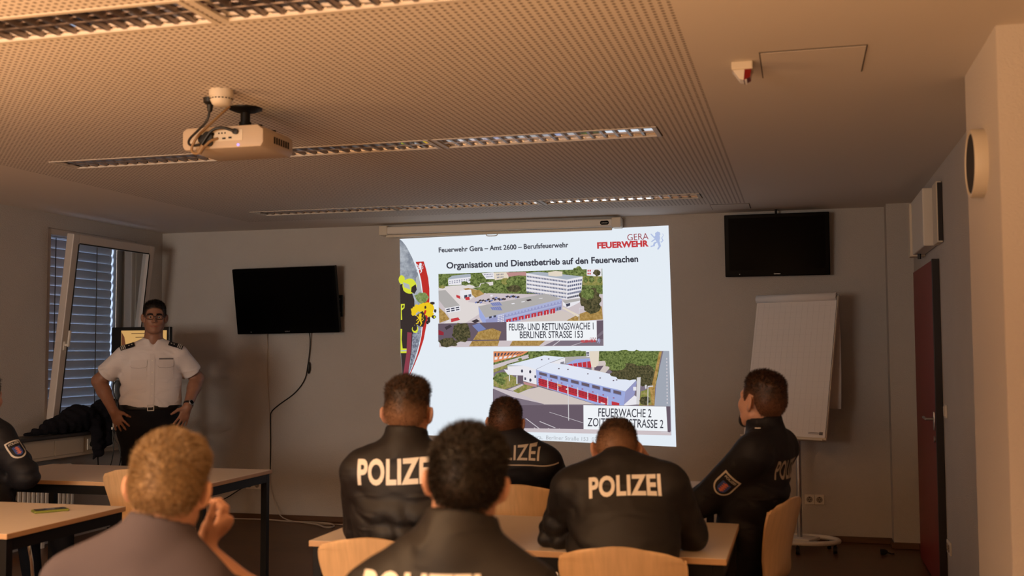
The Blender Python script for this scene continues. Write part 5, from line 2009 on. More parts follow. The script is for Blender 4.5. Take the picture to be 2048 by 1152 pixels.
def build_person(p, root_xy, rz, label, res=0.006, skin='skin', hair='hair_brown', hst=None, top='jacket', res2=0.008,
                 short=False, strands=7000, seed=1.0, fold=0.0085):
    t = thing('person', label, 'person', (root_xy[0], root_xy[1], 0), rz)
    R3 = np.array(ROOTM[t.name].inverted())
    toes = [a_ + p.toe * 0.2 for a_ in (p.anl, p.anr)]
    hands = []
    for W_, hd in ((p.wrl, p.handl), (p.wrr, p.handr)):
        hands.append(W_ + norm_(np.asarray(hd['fx'], np.float32)) * 0.12)
    lo, hi = p.bounds([p.pelvis, p.neck, p.head, p.shl, p.shr, p.ell_, p.elr, p.wrl, p.wrr, p.knl, p.knr, p.anl - V3(0, 0, -0.03), p.anr - V3(0, 0, -0.03)] + toes + hands, 0.17)
    lo[2] = max(lo[2], 0.0)
    v, f = mesh_field(p.body, lo, hi, res)
    v = relax(v, f, 1)
    me = to_mesh('body', v, f)
    body = place_mesh('body', me, M[skin], t, True, None, True)
    # hair
    hq = lambda P: hair_field(p.headQ(P), hst, None) * p.hs
    v, f = mesh_field(hq, p.head - 0.16, p.head + 0.16, min(res, 0.0045))
    Q = p.headQ(v)
    base = smin(skull(Q), ell(Q, (0, 0.036, -0.045), (0.060, 0.058, 0.074)), 0.04)
    fz_ = np.clip((Q[:, 2] - hst.get('fade', 0.045) + 0.075) / 0.10, 0, 1)
    dens = np.clip(base / 0.003, 0, 1) * (hst.get('f0', 0.5) + (1 - hst.get('f0', 0.5)) * fz_ * fz_ * (3 - 2 * fz_))
    # keep only the part that stands proud of the skin, with a small rim below it
    okv = base > -0.003
    keep = okv[f].all(1)
    f2 = f[keep]
    used = np.unique(f2)
    mp = -np.ones(len(v), int)
    mp[used] = np.arange(len(used))
    vh, fh, dn_ = v[used], mp[f2], dens[used]
    # strands
    e1 = v[f2[:, 1]] - v[f2[:, 0]]
    e2 = v[f2[:, 3]] - v[f2[:, 0]]
    fnm = np.cross(e1, e2)
    fnm /= np.linalg.norm(fnm, axis=1)[:, None] + 1e-9
    cand = np.where(base[f2[:, 0]] > 0.0012)[0]
    pick = RNG.choice(cand, strands)
    c = v[f2[pick]].mean(1) + RNG.normal(0, 0.0015, (strands, 3))
    nn = fnm[pick]
    bq = base[f2[pick, 0]]
    comb = p.HR @ np.asarray(hst.get('comb', (0.2, 0.6, 0.3)), np.float32)
    qz = Q[f2[pick, 0]][:, 2]
    upw = np.clip((qz - 0.03) / 0.06, 0, 1)[:, None]
    dr_ = nn * 0.75 + comb[None] * upw * hst.get('combk', 0.7) + (p.HR @ V3(0, -0.25, -0.6))[None] * (1 - upw) * 0.8 + RNG.normal(0, 0.25, (strands, 3))
    dr_ /= np.linalg.norm(dr_, axis=1)[:, None]
    ln = (0.004 + bq * hst.get('len', 1.0)) * RNG.uniform(0.6, 1.25, strands)
    sd = np.cross(dr_, RNG.normal(0, 1, (strands, 3)))
    sd /= np.linalg.norm(sd, axis=1)[:, None]
    w_ = 0.0007
    A_ = c - nn * 0.002 + sd * w_
    B_ = c - nn * 0.002 - sd * w_
    C_ = c + dr_ * (ln * 0.6)[:, None] - sd * w_ * 0.6
    D_ = c + dr_ * (ln * 0.6)[:, None] + sd * w_ * 0.6
    tip = c + (dr_ * 0.9 + comb[None] * 0.25 * upw + V3(0, 0, -0.12)[None]) * ln[:, None]
    n0 = len(vh)
    sv = np.concatenate([A_, B_, C_, D_, tip, tip + sd * 0.0002])
    i_ = np.arange(strands)
    sf = np.concatenate([np.stack([n0 + i_, n0 + strands + i_, n0 + 2 * strands + i_, n0 + 3 * strands + i_], 1),
                         np.stack([n0 + 3 * strands + i_, n0 + 2 * strands + i_, n0 + 4 * strands + i_, n0 + 5 * strands + i_], 1)])
    me = to_mesh('hair', np.concatenate([vh, sv]), np.concatenate([fh, sf]))
    at = me.attributes.new('hair_cover', 'FLOAT', 'POINT')
    at.data.foreach_set('value', np.concatenate([dn_, np.tile(np.clip(dens[f2[pick, 0]] + 0.15, 0, 1), 6)]).astype(np.float32))
    place_mesh('hair', me, M[hair], t, True, None, True)
    # garment for the trunk
    up, nk = p.up, p.neck
    nb = p.head + p.HR @ V3(0, -0.018, -0.055)
    nax = norm_(nb - nk)
    hem = getattr(p, 'hem', 0.0)
    th = 0.020 if not short else 0.011

    def garment(P):
        d = p.torso(P, th)
        if short:
            for (S_, E_) in ((p.shl, p.ell_), (p.shr, p.elr)):
                e = norm_(E_ - S_)
                q = S_ + (E_ - S_) * p.sleeve
                sl_ = seg(P, S_, q, 0.066 * p.bulk, 0.070 * p.bulk)
                sl_ = smax(sl_, (P - q) @ e, 0.004)
                d = smin(d, sl_, 0.03)
        else:
            d = smin(d, smin(p.arm(P, True, 0.019, 0.93, (0.056, 0.046, 0.036)), p.arm(P, False, 0.019, 0.93, (0.056, 0.046, 0.036)), 0.01), 0.03)
        calm = np.clip((p.neck[2] - 0.10 - P[:, 2]) / 0.16, 0.12, 1)
        d = d + folds(P, seed, fold) * calm
        # collar
        cr = 0.078 if not short else 0.071
        hgt = p.collar
        col = seg(P, nk - up * 0.02, nk + nax * hgt, cr + 0.012, cr)
        hh = (P - nk) @ nax
        col = smax(col, hh - hgt, 0.006)
        d = smin(d, col, 0.018)
        cut = seg(P, nk + nax * 0.012, nk + nax * 0.22, cr - 0.014, cr - 0.012)
        d = smax(d, -cut, 0.004)
        if short and p.collar > 0.02:      # open shirt collar at the throat
            fr_ = np.cross(nax, p.sx)
            v_ = nk + p.fw * 0.085 + nax * 0.06
            d = smax(d, -seg(P, v_, nk + p.fw * 0.125 - up * 0.055, 0.045, 0.006), 0.004)
        d = smax(d, -((P - p.pelvis) @ up - hem), 0.006)
        return d

    pts = [p.pelvis, p.neck + nax * 0.05, p.shl, p.shr, p.ell_, p.elr] + ([] if short else [p.wrl, p.wrr])
    lo, hi = p.bounds(pts, 0.23)
    v, f = mesh_field(garment, lo, hi, res2, 0.02)
    v = relax(v, f, 1)
    bv = BVHTree.FromPolygons([tuple(x) for x in v.astype(float)], [tuple(int(i) for i in q) for q in f])
    me = to_mesh('jacket' if not short else 'shirt', v, f)
    g = place_mesh('jacket' if not short else 'shirt', me, M[top], t, True, None, True)
    # trousers
    wz = getattr(p, 'waist', 0.10)

    def trousers(P):
        d = p.legs(P, 0.013)
        d = smin(d, smax(p.torso(P, 0.009), (P - p.pelvis) @ up - wz, 0.004), 0.03)
        d = d + folds(P, seed + 2, 0.003, 38)
        d = smax(d, (P - p.pelvis) @ up - wz, 0.004)
        return d
    lo, hi = p.bounds([p.pelvis, p.hipl, p.hipr, p.knl, p.knr, p.anl, p.anr], 0.2)
    lo[2] = max(lo[2], 0.03)
    v, f = mesh_field(trousers, lo, hi, 0.011, 0.02)
    place_mesh('trousers', to_mesh('trousers', v, f), M['trousers'], t, True, None, True)
    # shoes
    for a_ in (p.anl, p.anr):
        tx = norm_(p.toe)

        def shoe(P):
            z0 = 0.0
            d = seg(P, V3(a_[0], a_[1], 0.05) - tx * 0.03, V3(a_[0], a_[1], 0.038) + tx * 0.16, 0.046, 0.038)
            d = smin(d, seg(P, V3(a_[0], a_[1], 0.05), V3(a_[0], a_[1], 0.10), 0.046, 0.048), 0.02)
            return smax(d, 0.004 - P[:, 2], 0.006)
        v, f = mesh_field(shoe, V3(a_[0] - 0.3, a_[1] - 0.3, -0.02), V3(a_[0] + 0.3, a_[1] + 0.3, 0.2), 0.008)
        place_mesh('shoe', to_mesh('shoe', v, f), M['shoe'], t, True, None, True)
    return t, g, bv


def decal(parent, name, shape_v, shape_f, org, ex, ey, ray, bv, mats, off=0.0018, cut=0.013, label=None):
    """flat shape (2D, metres) laid onto a garment: finely cut, then dropped along ray onto the cloth"""
    bm = bmesh.new()
    vs_ = [bm.verts.new((float(x), float(y), 0)) for x, y in shape_v]
    for f in shape_f:
        try:
            bm.faces.new([vs_[i] for i in f])
        except ValueError:
            pass
    xs_, ys_ = [v[0] for v in shape_v], [v[1] for v in shape_v]
    for ax_, (a, b_) in enumerate(((min(xs_), max(xs_)), (min(ys_), max(ys_)))):
        x = a + cut
        while x < b_:
            co = (x, 0, 0) if ax_ == 0 else (0, x, 0)
            no = (1, 0, 0) if ax_ == 0 else (0, 1, 0)
            bmesh.ops.bisect_plane(bm, geom=bm.verts[:] + bm.edges[:] + bm.faces[:], plane_co=co, plane_no=no)
            x += cut
    org, ex, ey, ray = Vector(org), Vector(ex).normalized(), Vector(ey).normalized(), Vector(ray).normalized()
    lost = []
    for v in bm.verts:
        o = org + ex * v.co.x + ey * v.co.y
        hit = bv.ray_cast(o - ray * 0.5, ray, 1.2)
        if hit[0] is None:
            lost.append(v)
            continue
        nv = hit[1] if hit[1].dot(ray) < 0 else -hit[1]
        v.co = hit[0] + (nv - ray * 0.35).normalized() * (off + 0.0008)
    if lost:
        bmesh.ops.delete(bm, geom=lost, context='VERTS')
    me = bpy.data.meshes.new(name)
    bm.to_mesh(me)
    bm.free()
    return place_mesh(name, me, mats, parent, False, label, True)


def back_text(p, g, bv, ctr, width, cap, mat='letters', tilt=0.0, ray=None, body='POLIZEI', boff=0.035):
    v, f = text_mesh(body, boff, 1.05)
    ch = cap_height()
    x0, x1 = v[:, 0].min(), v[:, 0].max()
    vv = np.stack([((v[:, 0] - x0) / (x1 - x0) - 0.5) * width, (v[:, 1] / ch - 0.5) * cap], 1)
    ray = Vector(p.fw) if ray is None else Vector(ray)
    ex = Vector(p.sx)
    ex = ex - ray * ex.dot(ray)
    ex.normalize()
    ey = ex.cross(ray).normalized()
    if tilt:
        q = Matrix.Rotation(tilt, 3, ray)
        ex, ey = q @ ex, q @ ey
    return decal(g, 'back_lettering', vv, f, ctr, ex, ey, ray, bv, M[mat])


def sleeve_patch(g, bv, org, ex, ey, ray, w=0.075, h=0.095):
    """shield shaped sleeve badge: pale border, dark ground, blue shield with a striped lion"""
    def shield(w, h, dx=0, dy=0):
        pts = [(-w / 2, h / 2), (w / 2, h / 2), (w / 2, -h * 0.10)]
        for k in range(1, 12):
            a = k * PI / 12
            pts.append((w / 2 * math.cos(a), -h * 0.10 - h * 0.40 * math.sin(a)))
        pts.append((-w / 2, -h * 0.10))
        return [(x + dx, y + dy) for x, y in pts]
    pch = decal(g, 'sleeve_badge', shield(w, h), [tuple(range(len(shield(w, h))))], org, ex, ey, ray, bv, M['patch_white'], 0.0018)
    s2 = shield(w * 0.84, h * 0.86)
    decal(pch, 'badge_ground', s2, [tuple(range(len(s2)))], org, ex, ey, ray, bv, M['navy'], 0.0030)
    s3 = shield(w * 0.5, h * 0.5, 0, -0.012)
    decal(pch, 'badge_shield', s3, [tuple(range(len(s3)))], org, ex, ey, ray, bv, M['patch_blue'], 0.0040)
    lv, lf = [], []
    for k in range(4):
        y = 0.008 - k * 0.011
        n = len(lv)
        lv += [(-0.012, y), (0.012, y + 0.003), (0.011, y - 0.003), (-0.011, y - 0.006)]
        lf.append((n, n + 1, n + 2, n + 3))
    n = len(lv)
    lv += [(-0.004, 0.014), (0.005, 0.014), (0.005, -0.034), (-0.004, -0.034)]
    lf.append((n, n + 1, n + 2, n + 3))
    decal(pch, 'badge_lion', lv, lf, org, ex, ey, ray, bv, M['patch_red'], 0.0048)
    v, f = text_mesh('POLIZEI', 0.02)
    x0, x1 = v[:, 0].min(), v[:, 0].max()
    vv = np.stack([((v[:, 0] - x0) / (x1 - x0) - 0.5) * w * 0.66, (v[:, 1] / cap_height() - 0.5) * 0.011 + h * 0.33], 1)
    decal(pch, 'badge_text', vv, f, org, ex, ey, ray, bv, M['patch_white'], 0.0040)


def seat_legs(pelvis, yaw, spread=0.10, kz=0.50, fwd=0.44, foot=0.06):
    """hips, knees, ankles of a seated figure facing yaw"""
    f = V3(-math.sin(yaw), math.cos(yaw), 0)
    r = V3(math.cos(yaw), math.sin(yaw), 0)
    p = np.asarray(pelvis, np.float32)
    d = {}
    for nm, s in (('l', -1), ('r', 1)):
        d['hip' + nm] = p + r * (s * 0.095) + f * 0.02 - V3(0, 0, 0.005)
        k = p + r * (s * spread * 1.3) + f * fwd
        k[2] = kz
        d['kn' + nm] = k
        a = k + f * foot + r * (s * 0.01)
        a[2] = 0.085
        d['an' + nm] = a
    d['toe'] = f
    return d




def hands(yaw, l=None, r=None):
    f = (-math.sin(yaw), math.cos(yaw), -0.12)
    L_ = dict(fx=f, pn=(0, 0, -1), side=1, curl=0.3)
    R_ = dict(fx=f, pn=(0, 0, -1), side=-1, curl=0.3)
    if l:
        L_.update(l)
    if r:
        R_.update(r)
    return dict(handl=L_, handr=R_)


SHORT = dict(top=0.016, side=0.0045, nape=-0.070, front=0.076)

rad = math.radians
# officer at the left end of the near table, seen from behind
yw = rad(4)
pl = (-1.400, 3.78, 0.555)
p = Person(pelvis=pl, neck=(-1.412, 3.735, 1.125), head=(-1.412, 3.775, 1.262), hypr=(6, -2, 0), shl=(-1.583, 3.735, 1.042), shr=(-1.240, 3.745, 1.042),
           ell_=(-1.633, 3.86, 0.815), elr=(-1.190, 3.87, 0.815), wrl=(-1.515, 4.10, 0.785), wrr=(-1.305, 4.12, 0.785), collar=0.088, hem=-0.03, bulk=1.06, hs=1.0,
           **seat_legs(pl, yw), **hands(yw))
t, g, bv = build_person(p, (-1.400, 3.78), yw, 'officer with brown faded hair and bright white lettering, seated at the near table end', hair='hair_brown', hst=dict(SHORT, top=0.018, side=0.0030, fade=0.042, f0=0.12, comb=(0.25, 0.7, 0.45), len=0.8), seed=1.0)
back_text(p, g, bv, (-1.407, 3.5, 1.050), 0.295, 0.082, tilt=rad(-3))

# officer with the hand at his face
yw = rad(3)
pl = (-0.605, 3.86, 0.555)
p = Person(pelvis=pl, neck=(-0.668, 4.045, 1.045), head=(-0.703, 4.20, 1.098), hypr=(8, -24, 4), shl=(-0.846, 4.00, 0.968), shr=(-0.478, 4.02, 0.990),
           ell_=(-0.905, 4.08, 0.800), elr=(-0.415, 4.13, 0.800), wrl=(-0.74, 4.26, 0.785), wrr=(-0.582, 4.32, 0.975), collar=0.085, hem=-0.03, bulk=1.04,
           **seat_legs(pl, yw), **hands(yw, r=dict(fx=(-0.22, 0.0, 1), pn=(-1, -0.1, -0.2), side=-1, curl=0.22, spread=0.05)))
t, g, bv = build_person(p, (-0.605, 3.86), yw, 'officer leaning on the table with his right hand at his face', hair='hair_brown', hst=dict(SHORT, top=0.008, side=0.0025, fade=0.05, f0=0.15, comb=(0, 0.8, 0.2), len=0.7), seed=2.3)
back_text(p, g, bv, (-0.622, 3.75, 1.062), 0.262, 0.072, tilt=rad(-1))

# far officer beyond the near table
yw = rad(6)
pl = (-1.400, 5.42, 0.54)
p = Person(pelvis=pl, neck=(-1.420, 5.245, 1.04), head=(-1.447, 5.275, 1.128), hypr=(8, -4, 2), shl=(-1.620, 5.23, 0.938), shr=(-1.220, 5.23, 0.938),
           ell_=(-1.650, 5.40, 0.790), elr=(-1.200, 5.42, 0.790), wrl=(-1.495, 5.60, 0.785), wrr=(-1.315, 5.62, 0.785), collar=0.05, hem=-0.02,
           **seat_legs(pl, yw), **hands(yw))
t, g, bv = build_person(p, (-1.400, 5.42), yw, 'officer farthest from the viewer, short reddish brown hair, thin stripe below the lettering', hair='hair_brown2', hst=dict(SHORT, top=0.010, side=0.005, comb=(0, 0.7, 0.2), len=0.8), seed=3.1, top='navy')
back_text(p, g, bv, (-1.387, 5.0, 0.936), 0.285, 0.062, 'letters_dim', boff=0.015)
n_ = 26
sv = [(-0.155 + 0.31 * i / n_, -0.003) for i in range(n_ + 1)] + [(-0.155 + 0.31 * i / n_, 0.003) for i in range(n_, -1, -1)]
decal(g, 'reflective_stripe', sv, [tuple(range(len(sv)))], (-1.30, 5.0, 0.878), p.sx, p.up, p.fw, bv, M['letters_dim'])

# dark haired officer nearest the viewer
yw = rad(-2)
pl = (-0.765, 2.16, 0.55)
p = Person(pelvis=pl, neck=(-0.712, 2.20, 1.075), head=(-0.705, 2.245, 1.206), hs=0.94, hypr=(14, -4, 6), shl=(-0.905, 2.20, 0.950), shr=(-0.548, 2.20, 0.965),
           ell_=(-0.97, 2.33, 0.72), elr=(-0.51, 2.37, 0.745), wrl=(-0.87, 2.52, 0.66), wrr=(-0.67, 2.54, 0.66), collar=0.075, hem=-0.03, bulk=1.02,
           **seat_legs(pl, yw), **hands(yw))
t, g, bv = build_person(p, (-0.765, 2.16), yw, 'dark haired officer nearest the viewer, lettering cut by the bottom edge', hair='hair_dark', hst=dict(SHORT, top=0.014, side=0.006, nape=-0.085, fade=0.02, f0=0.9, comb=(0.35, 0.6, 0.2), len=1.0), seed=4.4, strands=12000)
back_text(p, g, bv, (-0.765, 2.0, 1.005), 0.262, 0.072, tilt=rad(1))

# blond man in the polo shirt
yw = rad(8)
pl = (-1.37, 2.02, 0.55)
p = Person(pelvis=pl, neck=(-1.365, 2.085, 1.078), head=(-1.357, 2.125, 1.190), hs=0.95, hypr=(20, -3, 5), shl=(-1.555, 2.055, 0.985), shr=(-1.255, 2.095, 0.965),
           ell_=(-1.64, 2.22, 0.76), elr=(-1.200, 2.345, 0.850), wrl=(-1.48, 2.42, 0.70), wrr=(-1.385, 2.29, 1.028), collar=0.052, hem=-0.02, bulk=1.0, sleeve=0.55,
           **seat_legs(pl, yw), **hands(yw, r=dict(fx=(0.55, 0.45, 0.60), pn=(-0.6, 0.1, 0.7), side=-1, curl=1.0, thumb=0.8, s=0.95)))
t, g, bv = build_person(p, (-1.37, 2.02), yw, 'man with short blond hair in a dark grey polo, jaw on his right hand', res=0.005, hair='hair_blond', top='polo', short=True,
                        hst=dict(SHORT, top=0.012, side=0.005, nape=-0.095, fade=0.03, f0=0.8, comb=(0.4, 0.5, 0.3), lump=0.003), seed=5.2, strands=12000, fold=0.003)

# bearded man in profile at the right
yw = rad(73)
pl = (-0.262, 5.005, 0.555)
p = Person(pelvis=pl, neck=(-0.150, 4.925, 1.105), head=(-0.170, 4.935, 1.262), hypr=(50, 10, 0), shl=(-0.205, 4.752, 1.045), shr=(-0.095, 5.10, 1.045),
           ell_=(-0.425, 4.865, 0.825), elr=(-0.235, 5.25, 0.82), wrl=(-0.60, 5.03, 0.735), wrr=(-0.45, 5.30, 0.765), collar=0.09, hem=-0.05, bulk=1.05, hs=1.05,
           **seat_legs(pl, yw), **hands(yw))
t, g, bv = build_person(p, (-0.262, 5.005), yw, 'bearded officer in profile at the right, shield badge on his sleeve', hair='hair_brown2', hst=dict(SHORT, top=0.014, side=0.003, fade=0.045, f0=0.4, comb=(0, -0.5, 0.5), len=0.7), seed=6.0, res=0.005, top='navy')
Rt3 = Matrix.Rotation(yw, 3, 'Z')
back_text(p, g, bv, (0.014, 4.895, 0.948), 0.235, 0.078, 'letters_dim', boff=0.02)
ud = Vector(p.ell_ - p.shl).normalized()
fo = Vector((0.30, -1.0, 0.10)).normalized()
ray = -fo
ray = (ray - ud * ray.dot(ud)).normalized()
ex = (-ud).cross(-ray)
ex = ud.cross(ray)
ex = ex if ex.dot(Vector((1, 0, 0))) > 0 else -ex
sleeve_patch(g, bv, Vector(p.shl) + Vector(p.ell_ - p.shl) * 0.50, ex, -ud, ray, 0.085, 0.112)
b = B()
sp_ = Vector(p.shl) + (Vector(p.neck) - Vector(p.shl)) * 0.35 + Vector((0, 0, 0.4))
hit = bv.ray_cast(sp_, Vector((0, 0, -1)))
if hit[0] is not None:
    for k in range(5):
        a = k * 2 * PI / 5
        b.obox(hit[0] + Vector((0.006 * math.cos(a), 0.006 * math.sin(a), 0.002)), (0.007 * math.cos(a), 0.007 * math.sin(a), 0), (-0.003 * math.sin(a), 0.003 * math.cos(a), 0), (0, 0, 0.002))
    b.build('shoulder_star', M['letters'], g, world=True)


def beard(P):
    Q = p.headQ(P)
    d = head_field(Q) - 0.0035 + 0.0012 * np.sin(Q[:, 0] * 700) * np.sin(Q[:, 2] * 640 + Q[:, 1] * 500)
    top = -0.072 - 0.40 * np.clip(0.085 - Q[:, 1], 0, 1)
    lim = np.maximum(Q[:, 2] - top, 0.052 - Q[:, 1])
    return smax(d, lim, 0.010) * p.hs


v, f = mesh_field(beard, p.head - 0.2, p.head + 0.2, 0.004)
place_mesh('beard', to_mesh('beard', v, f), mat('beard_hair', (30, 21, 17), 0.7, bump=0.8, bscale=600), t, True, None, True)

# officer cut off by the left edge of the picture
yw = rad(-8)
pl = (-4.50, 5.17, 0.555)
p = Person(pelvis=pl, neck=(-4.52, 5.16, 1.105), head=(-4.53, 5.20, 1.24), hypr=(-4, -3, 0), shl=(-4.715, 5.14, 1.03), shr=(-4.335, 5.11, 1.02),
           ell_=(-4.78, 5.26, 0.79), elr=(-4.155, 5.10, 0.815), wrl=(-4.62, 5.46, 0.785), wrr=(-4.42, 5.30, 0.775), collar=0.085, hem=-0.03, bulk=1.06,
           **seat_legs(pl, yw), **hands(yw))
t, g, bv = build_person(p, (-4.50, 5.17), yw, 'officer cut off by the left edge, only his badged right sleeve showing', hair='hair_dark', hst=dict(SHORT), seed=7.0, top='navy', strands=3000)
ud = Vector(p.elr - p.shr).normalized()
ray = -Vector((0.88, -0.45, 0.30)).normalized()
ray = (ray - ud * ray.dot(ud)).normalized()
ex = ud.cross(ray)
ex = ex if ex.dot(Vector((1, 0.8, 0))) > 0 else -ex
sleeve_patch(g, bv, Vector(p.shr) + Vector(p.elr - p.shr) * 0.50, ex, -ud, ray, 0.085, 0.112)

# standing speaker in the white shirt
RV, CV = V3(0.835, 0.55, 0), V3(0.55, -0.835, 0)


def sp(s, z, d=0.0):
    return V3(-4.62, 7.0, 0) + RV * s + CV * d + V3(0, 0, z)


yw = rad(-146.6)
p = Person(pelvis=sp(-0.015, 0.985), neck=sp(-0.005, 1.545, -0.01), head=sp(0.005, 1.748, 0.02), hypr=(-146.6, 0, -1), shl=sp(0.180, 1.470), shr=sp(-0.205, 1.463),
           ell_=sp(0.315, 1.295, -0.07), elr=sp(-0.375, 1.285, -0.05), wrl=sp(0.245, 1.095, 0.10), wrr=sp(-0.268, 1.075, 0.10), collar=0.045, hem=0.105, bulk=1.10, belly=0.022,
           hs=0.96, neck_r=0.008, sleeve=0.74, waist=0.125, hipl=sp(0.085, 0.93), hipr=sp(-0.115, 0.93), knl=sp(0.10, 0.50, 0.02), knr=sp(-0.13, 0.50, 0.02), anl=sp(0.11, 0.085, -0.01), anr=sp(-0.14, 0.085, -0.01), toe=CV,
           handl=dict(fx=RV * -0.30 + V3(0, 0, -0.9) + CV * 0.12, pn=-CV * 0.9 - RV * 0.4, side=1, curl=0.22, spread=0.16, thumb=0.95),
           handr=dict(fx=RV * 0.42 + V3(0, 0, -0.9) + CV * 0.10, pn=-CV * 0.9 + RV * 0.4, side=-1, curl=0.12, spread=0.20, thumb=0.85))
t, g, bv = build_person(p, (-4.635, 7.0), yw, 'speaker in white short sleeved uniform shirt and glasses, standing with hands on hips', res=0.004, res2=0.006, skin='skin_tan', hair='hair_black',
                        hst=dict(SHORT, top=0.014, side=0.005, front=0.068, comb=(0.3, 0.4, 0.4), len=0.8), top='shirt', short=True, seed=8.0, strands=7000, fold=0.0045)
FW, SXp = Vector(p.fw), Vector(p.sx)
hr = p.HR
hc = p.head


def hp(x, y, z):
    return Vector(hc + hr @ V3(x, y, z) * p.hs)


for s in (-1, 1):
    b = B()
    bmesh.ops.create_uvsphere(b.bm, u_segments=20, v_segments=14, radius=0.0125, matrix=Matrix.Translation(hp(s * 0.031, 0.0745, 0.002)))
    for f_ in b.bm.faces:
        c_ = f_.calc_center_median() - hp(s * 0.031, 0.0745, 0.002)
        if c_.normalized().dot(Vector(hr @ V3(0, 1, 0))) > 0.86:
            f_.material_index = 1
    b.build('eye', [M['eye'], M['iris']], t, smooth=True, world=True)
    b = B()
    b.tube([hp(s * 0.013, 0.098, 0.022), hp(s * 0.032, 0.094, 0.028), hp(s * 0.051, 0.080, 0.021)], 0.0055, 8, smoothn=2)
    b.build('eyebrow', M['leather'], t, smooth=True, world=True)
b = B()
for s in (-1, 1):
    rim = []
    for k in range(28):
        a = k * 2 * PI / 28
        ca, sa = math.cos(a), math.sin(a)
        rim.append(hp(s * 0.034 + 0.026 * math.copysign(abs(ca) ** 0.7, ca), 0.111 - 0.012 * abs(s * 0.034 + 0.026 * ca) / 0.06, 0.001 + 0.0175 * math.copysign(abs(sa) ** 0.8, sa)))
    b.tube(rim, 0.0019, 8, closed=True)
    b.tube([hp(s * 0.060, 0.100, 0.010), hp(s * 0.076, 0.086, 0.010), hp(s * 0.082, 0.02, 0.012), hp(s * 0.083, -0.01, 0.006)], 0.0017, 8)
b.tube([hp(-0.008, 0.110, 0.006), hp(0, 0.113, 0.009), hp(0.008, 0.110, 0.006)], 0.0018, 8)
b.build('glasses', M['black_plastic'], t, smooth=True, world=True)
lv, lf = [], []
ls = np.linspace(-0.023, 0.023, 15)
b = B()
b.tube([hp(x, 0.1035 - 0.012 * abs(x) / 0.023, -0.0685 + (0.0015 if abs(x) > 0.015 else 0)) for x in ls], 0.0032, 6)
b.build('mouth', M['lip'], t, smooth=True, world=True)
# belt, buckle
up_ = p.up


def belt(P):
    h_ = np.abs((P - p.pelvis) @ up_ - 0.105)
    return smax(p.torso(P, 0.0145), h_ - 0.020, 0.004)


v, f = mesh_field(belt, p.pelvis - 0.3, p.pelvis + 0.35, 0.007)
bvb = BVHTree.FromPolygons([tuple(x) for x in v.astype(float)], [tuple(int(i) for i in q) for q in f])
bel = place_mesh('belt', to_mesh('belt', v, f), M['leather'], t, True, None, True)
hit = bvb.ray_cast(Vector(p.pelvis + up_ * 0.105) + FW * 0.6, -FW)
if hit[0] is not None:
    b = B()
    c_ = hit[0] + FW * 0.003
    for (dx, dz, hx, hz_) in ((0.021, 0, 0.003, 0.022), (-0.021, 0, 0.003, 0.022), (0, 0.020, 0.021, 0.003), (0, -0.020, 0.021, 0.003)):
        b.obox(c_ + SXp * dx + Vector((0, 0, dz)), SXp * hx, Vector((0, 0, hz_)), FW * 0.0035)
    b.build('buckle', M['alu'], bel, world=True)
# shirt details
ex = -SXp
ez = Vector((0, 0, 1))


def rect(w, h, x=0, y=0, r=0.0):
    return [(x - w / 2, y - h / 2), (x + w / 2, y - h / 2), (x + w / 2, y + h / 2), (x - w / 2, y + h / 2)]


Q4 = [(0, 1, 2, 3)]
org = Vector(sp(-0.01, 1.33, 0.0))
pk = mat('shirt_pocket_cloth', (206, 200, 200), 0.85)
seam = mat('shirt_seam', (150, 144, 146), 0.9)
decal(g, 'button_placket', rect(0.034, 0.36, 0.004, -0.03), Q4, org, ex, ez, -FW, bv, pk, 0.0022)
for s in (-1, 1):
    x = s * 0.092 + 0.004
    po = decal(g, 'breast_pocket', rect(0.108, 0.135, x, 0.03), Q4, org, ex, ez, -FW, bv, pk, 0.0022)
    decal(po, 'pocket_flap', [(x - 0.056, 0.105), (x - 0.056, 0.06), (x - 0.045, 0.050), (x, 0.045), (x + 0.045, 0.050), (x + 0.056, 0.06), (x + 0.056, 0.105)], [tuple(range(7))], org, ex, ez, -FW, bv, pk, 0.0042)
    decal(po, 'pocket_seam', [(x - 0.056, 0.059), (x - 0.045, 0.049), (x, 0.044), (x + 0.045, 0.049), (x + 0.056, 0.059), (x + 0.056, 0.0615), (x + 0.045, 0.0515), (x, 0.0465), (x - 0.045, 0.0515), (x - 0.056, 0.0615)], [tuple(range(10))], org, ex, ez, -FW, bv, seam, 0.0046)
decal(g, 'name_strip', rect(0.10, 0.012, 0.10, 0.112), Q4, org, ex, ez, -FW, bv, M['grey_print'], 0.0030)
for k in range(4):
    h_ = bv.ray_cast(org + ex * 0.004 + ez * (0.10 - 0.085 * k) + FW * 0.5, -FW)
    if h_[0] is not None:
        b = B()
        b.cyl(h_[0] + FW * 0.001, h_[0] + FW * 0.0045, 0.005, seg=12)
        b.build('button', M['white_plastic'], g, world=True)
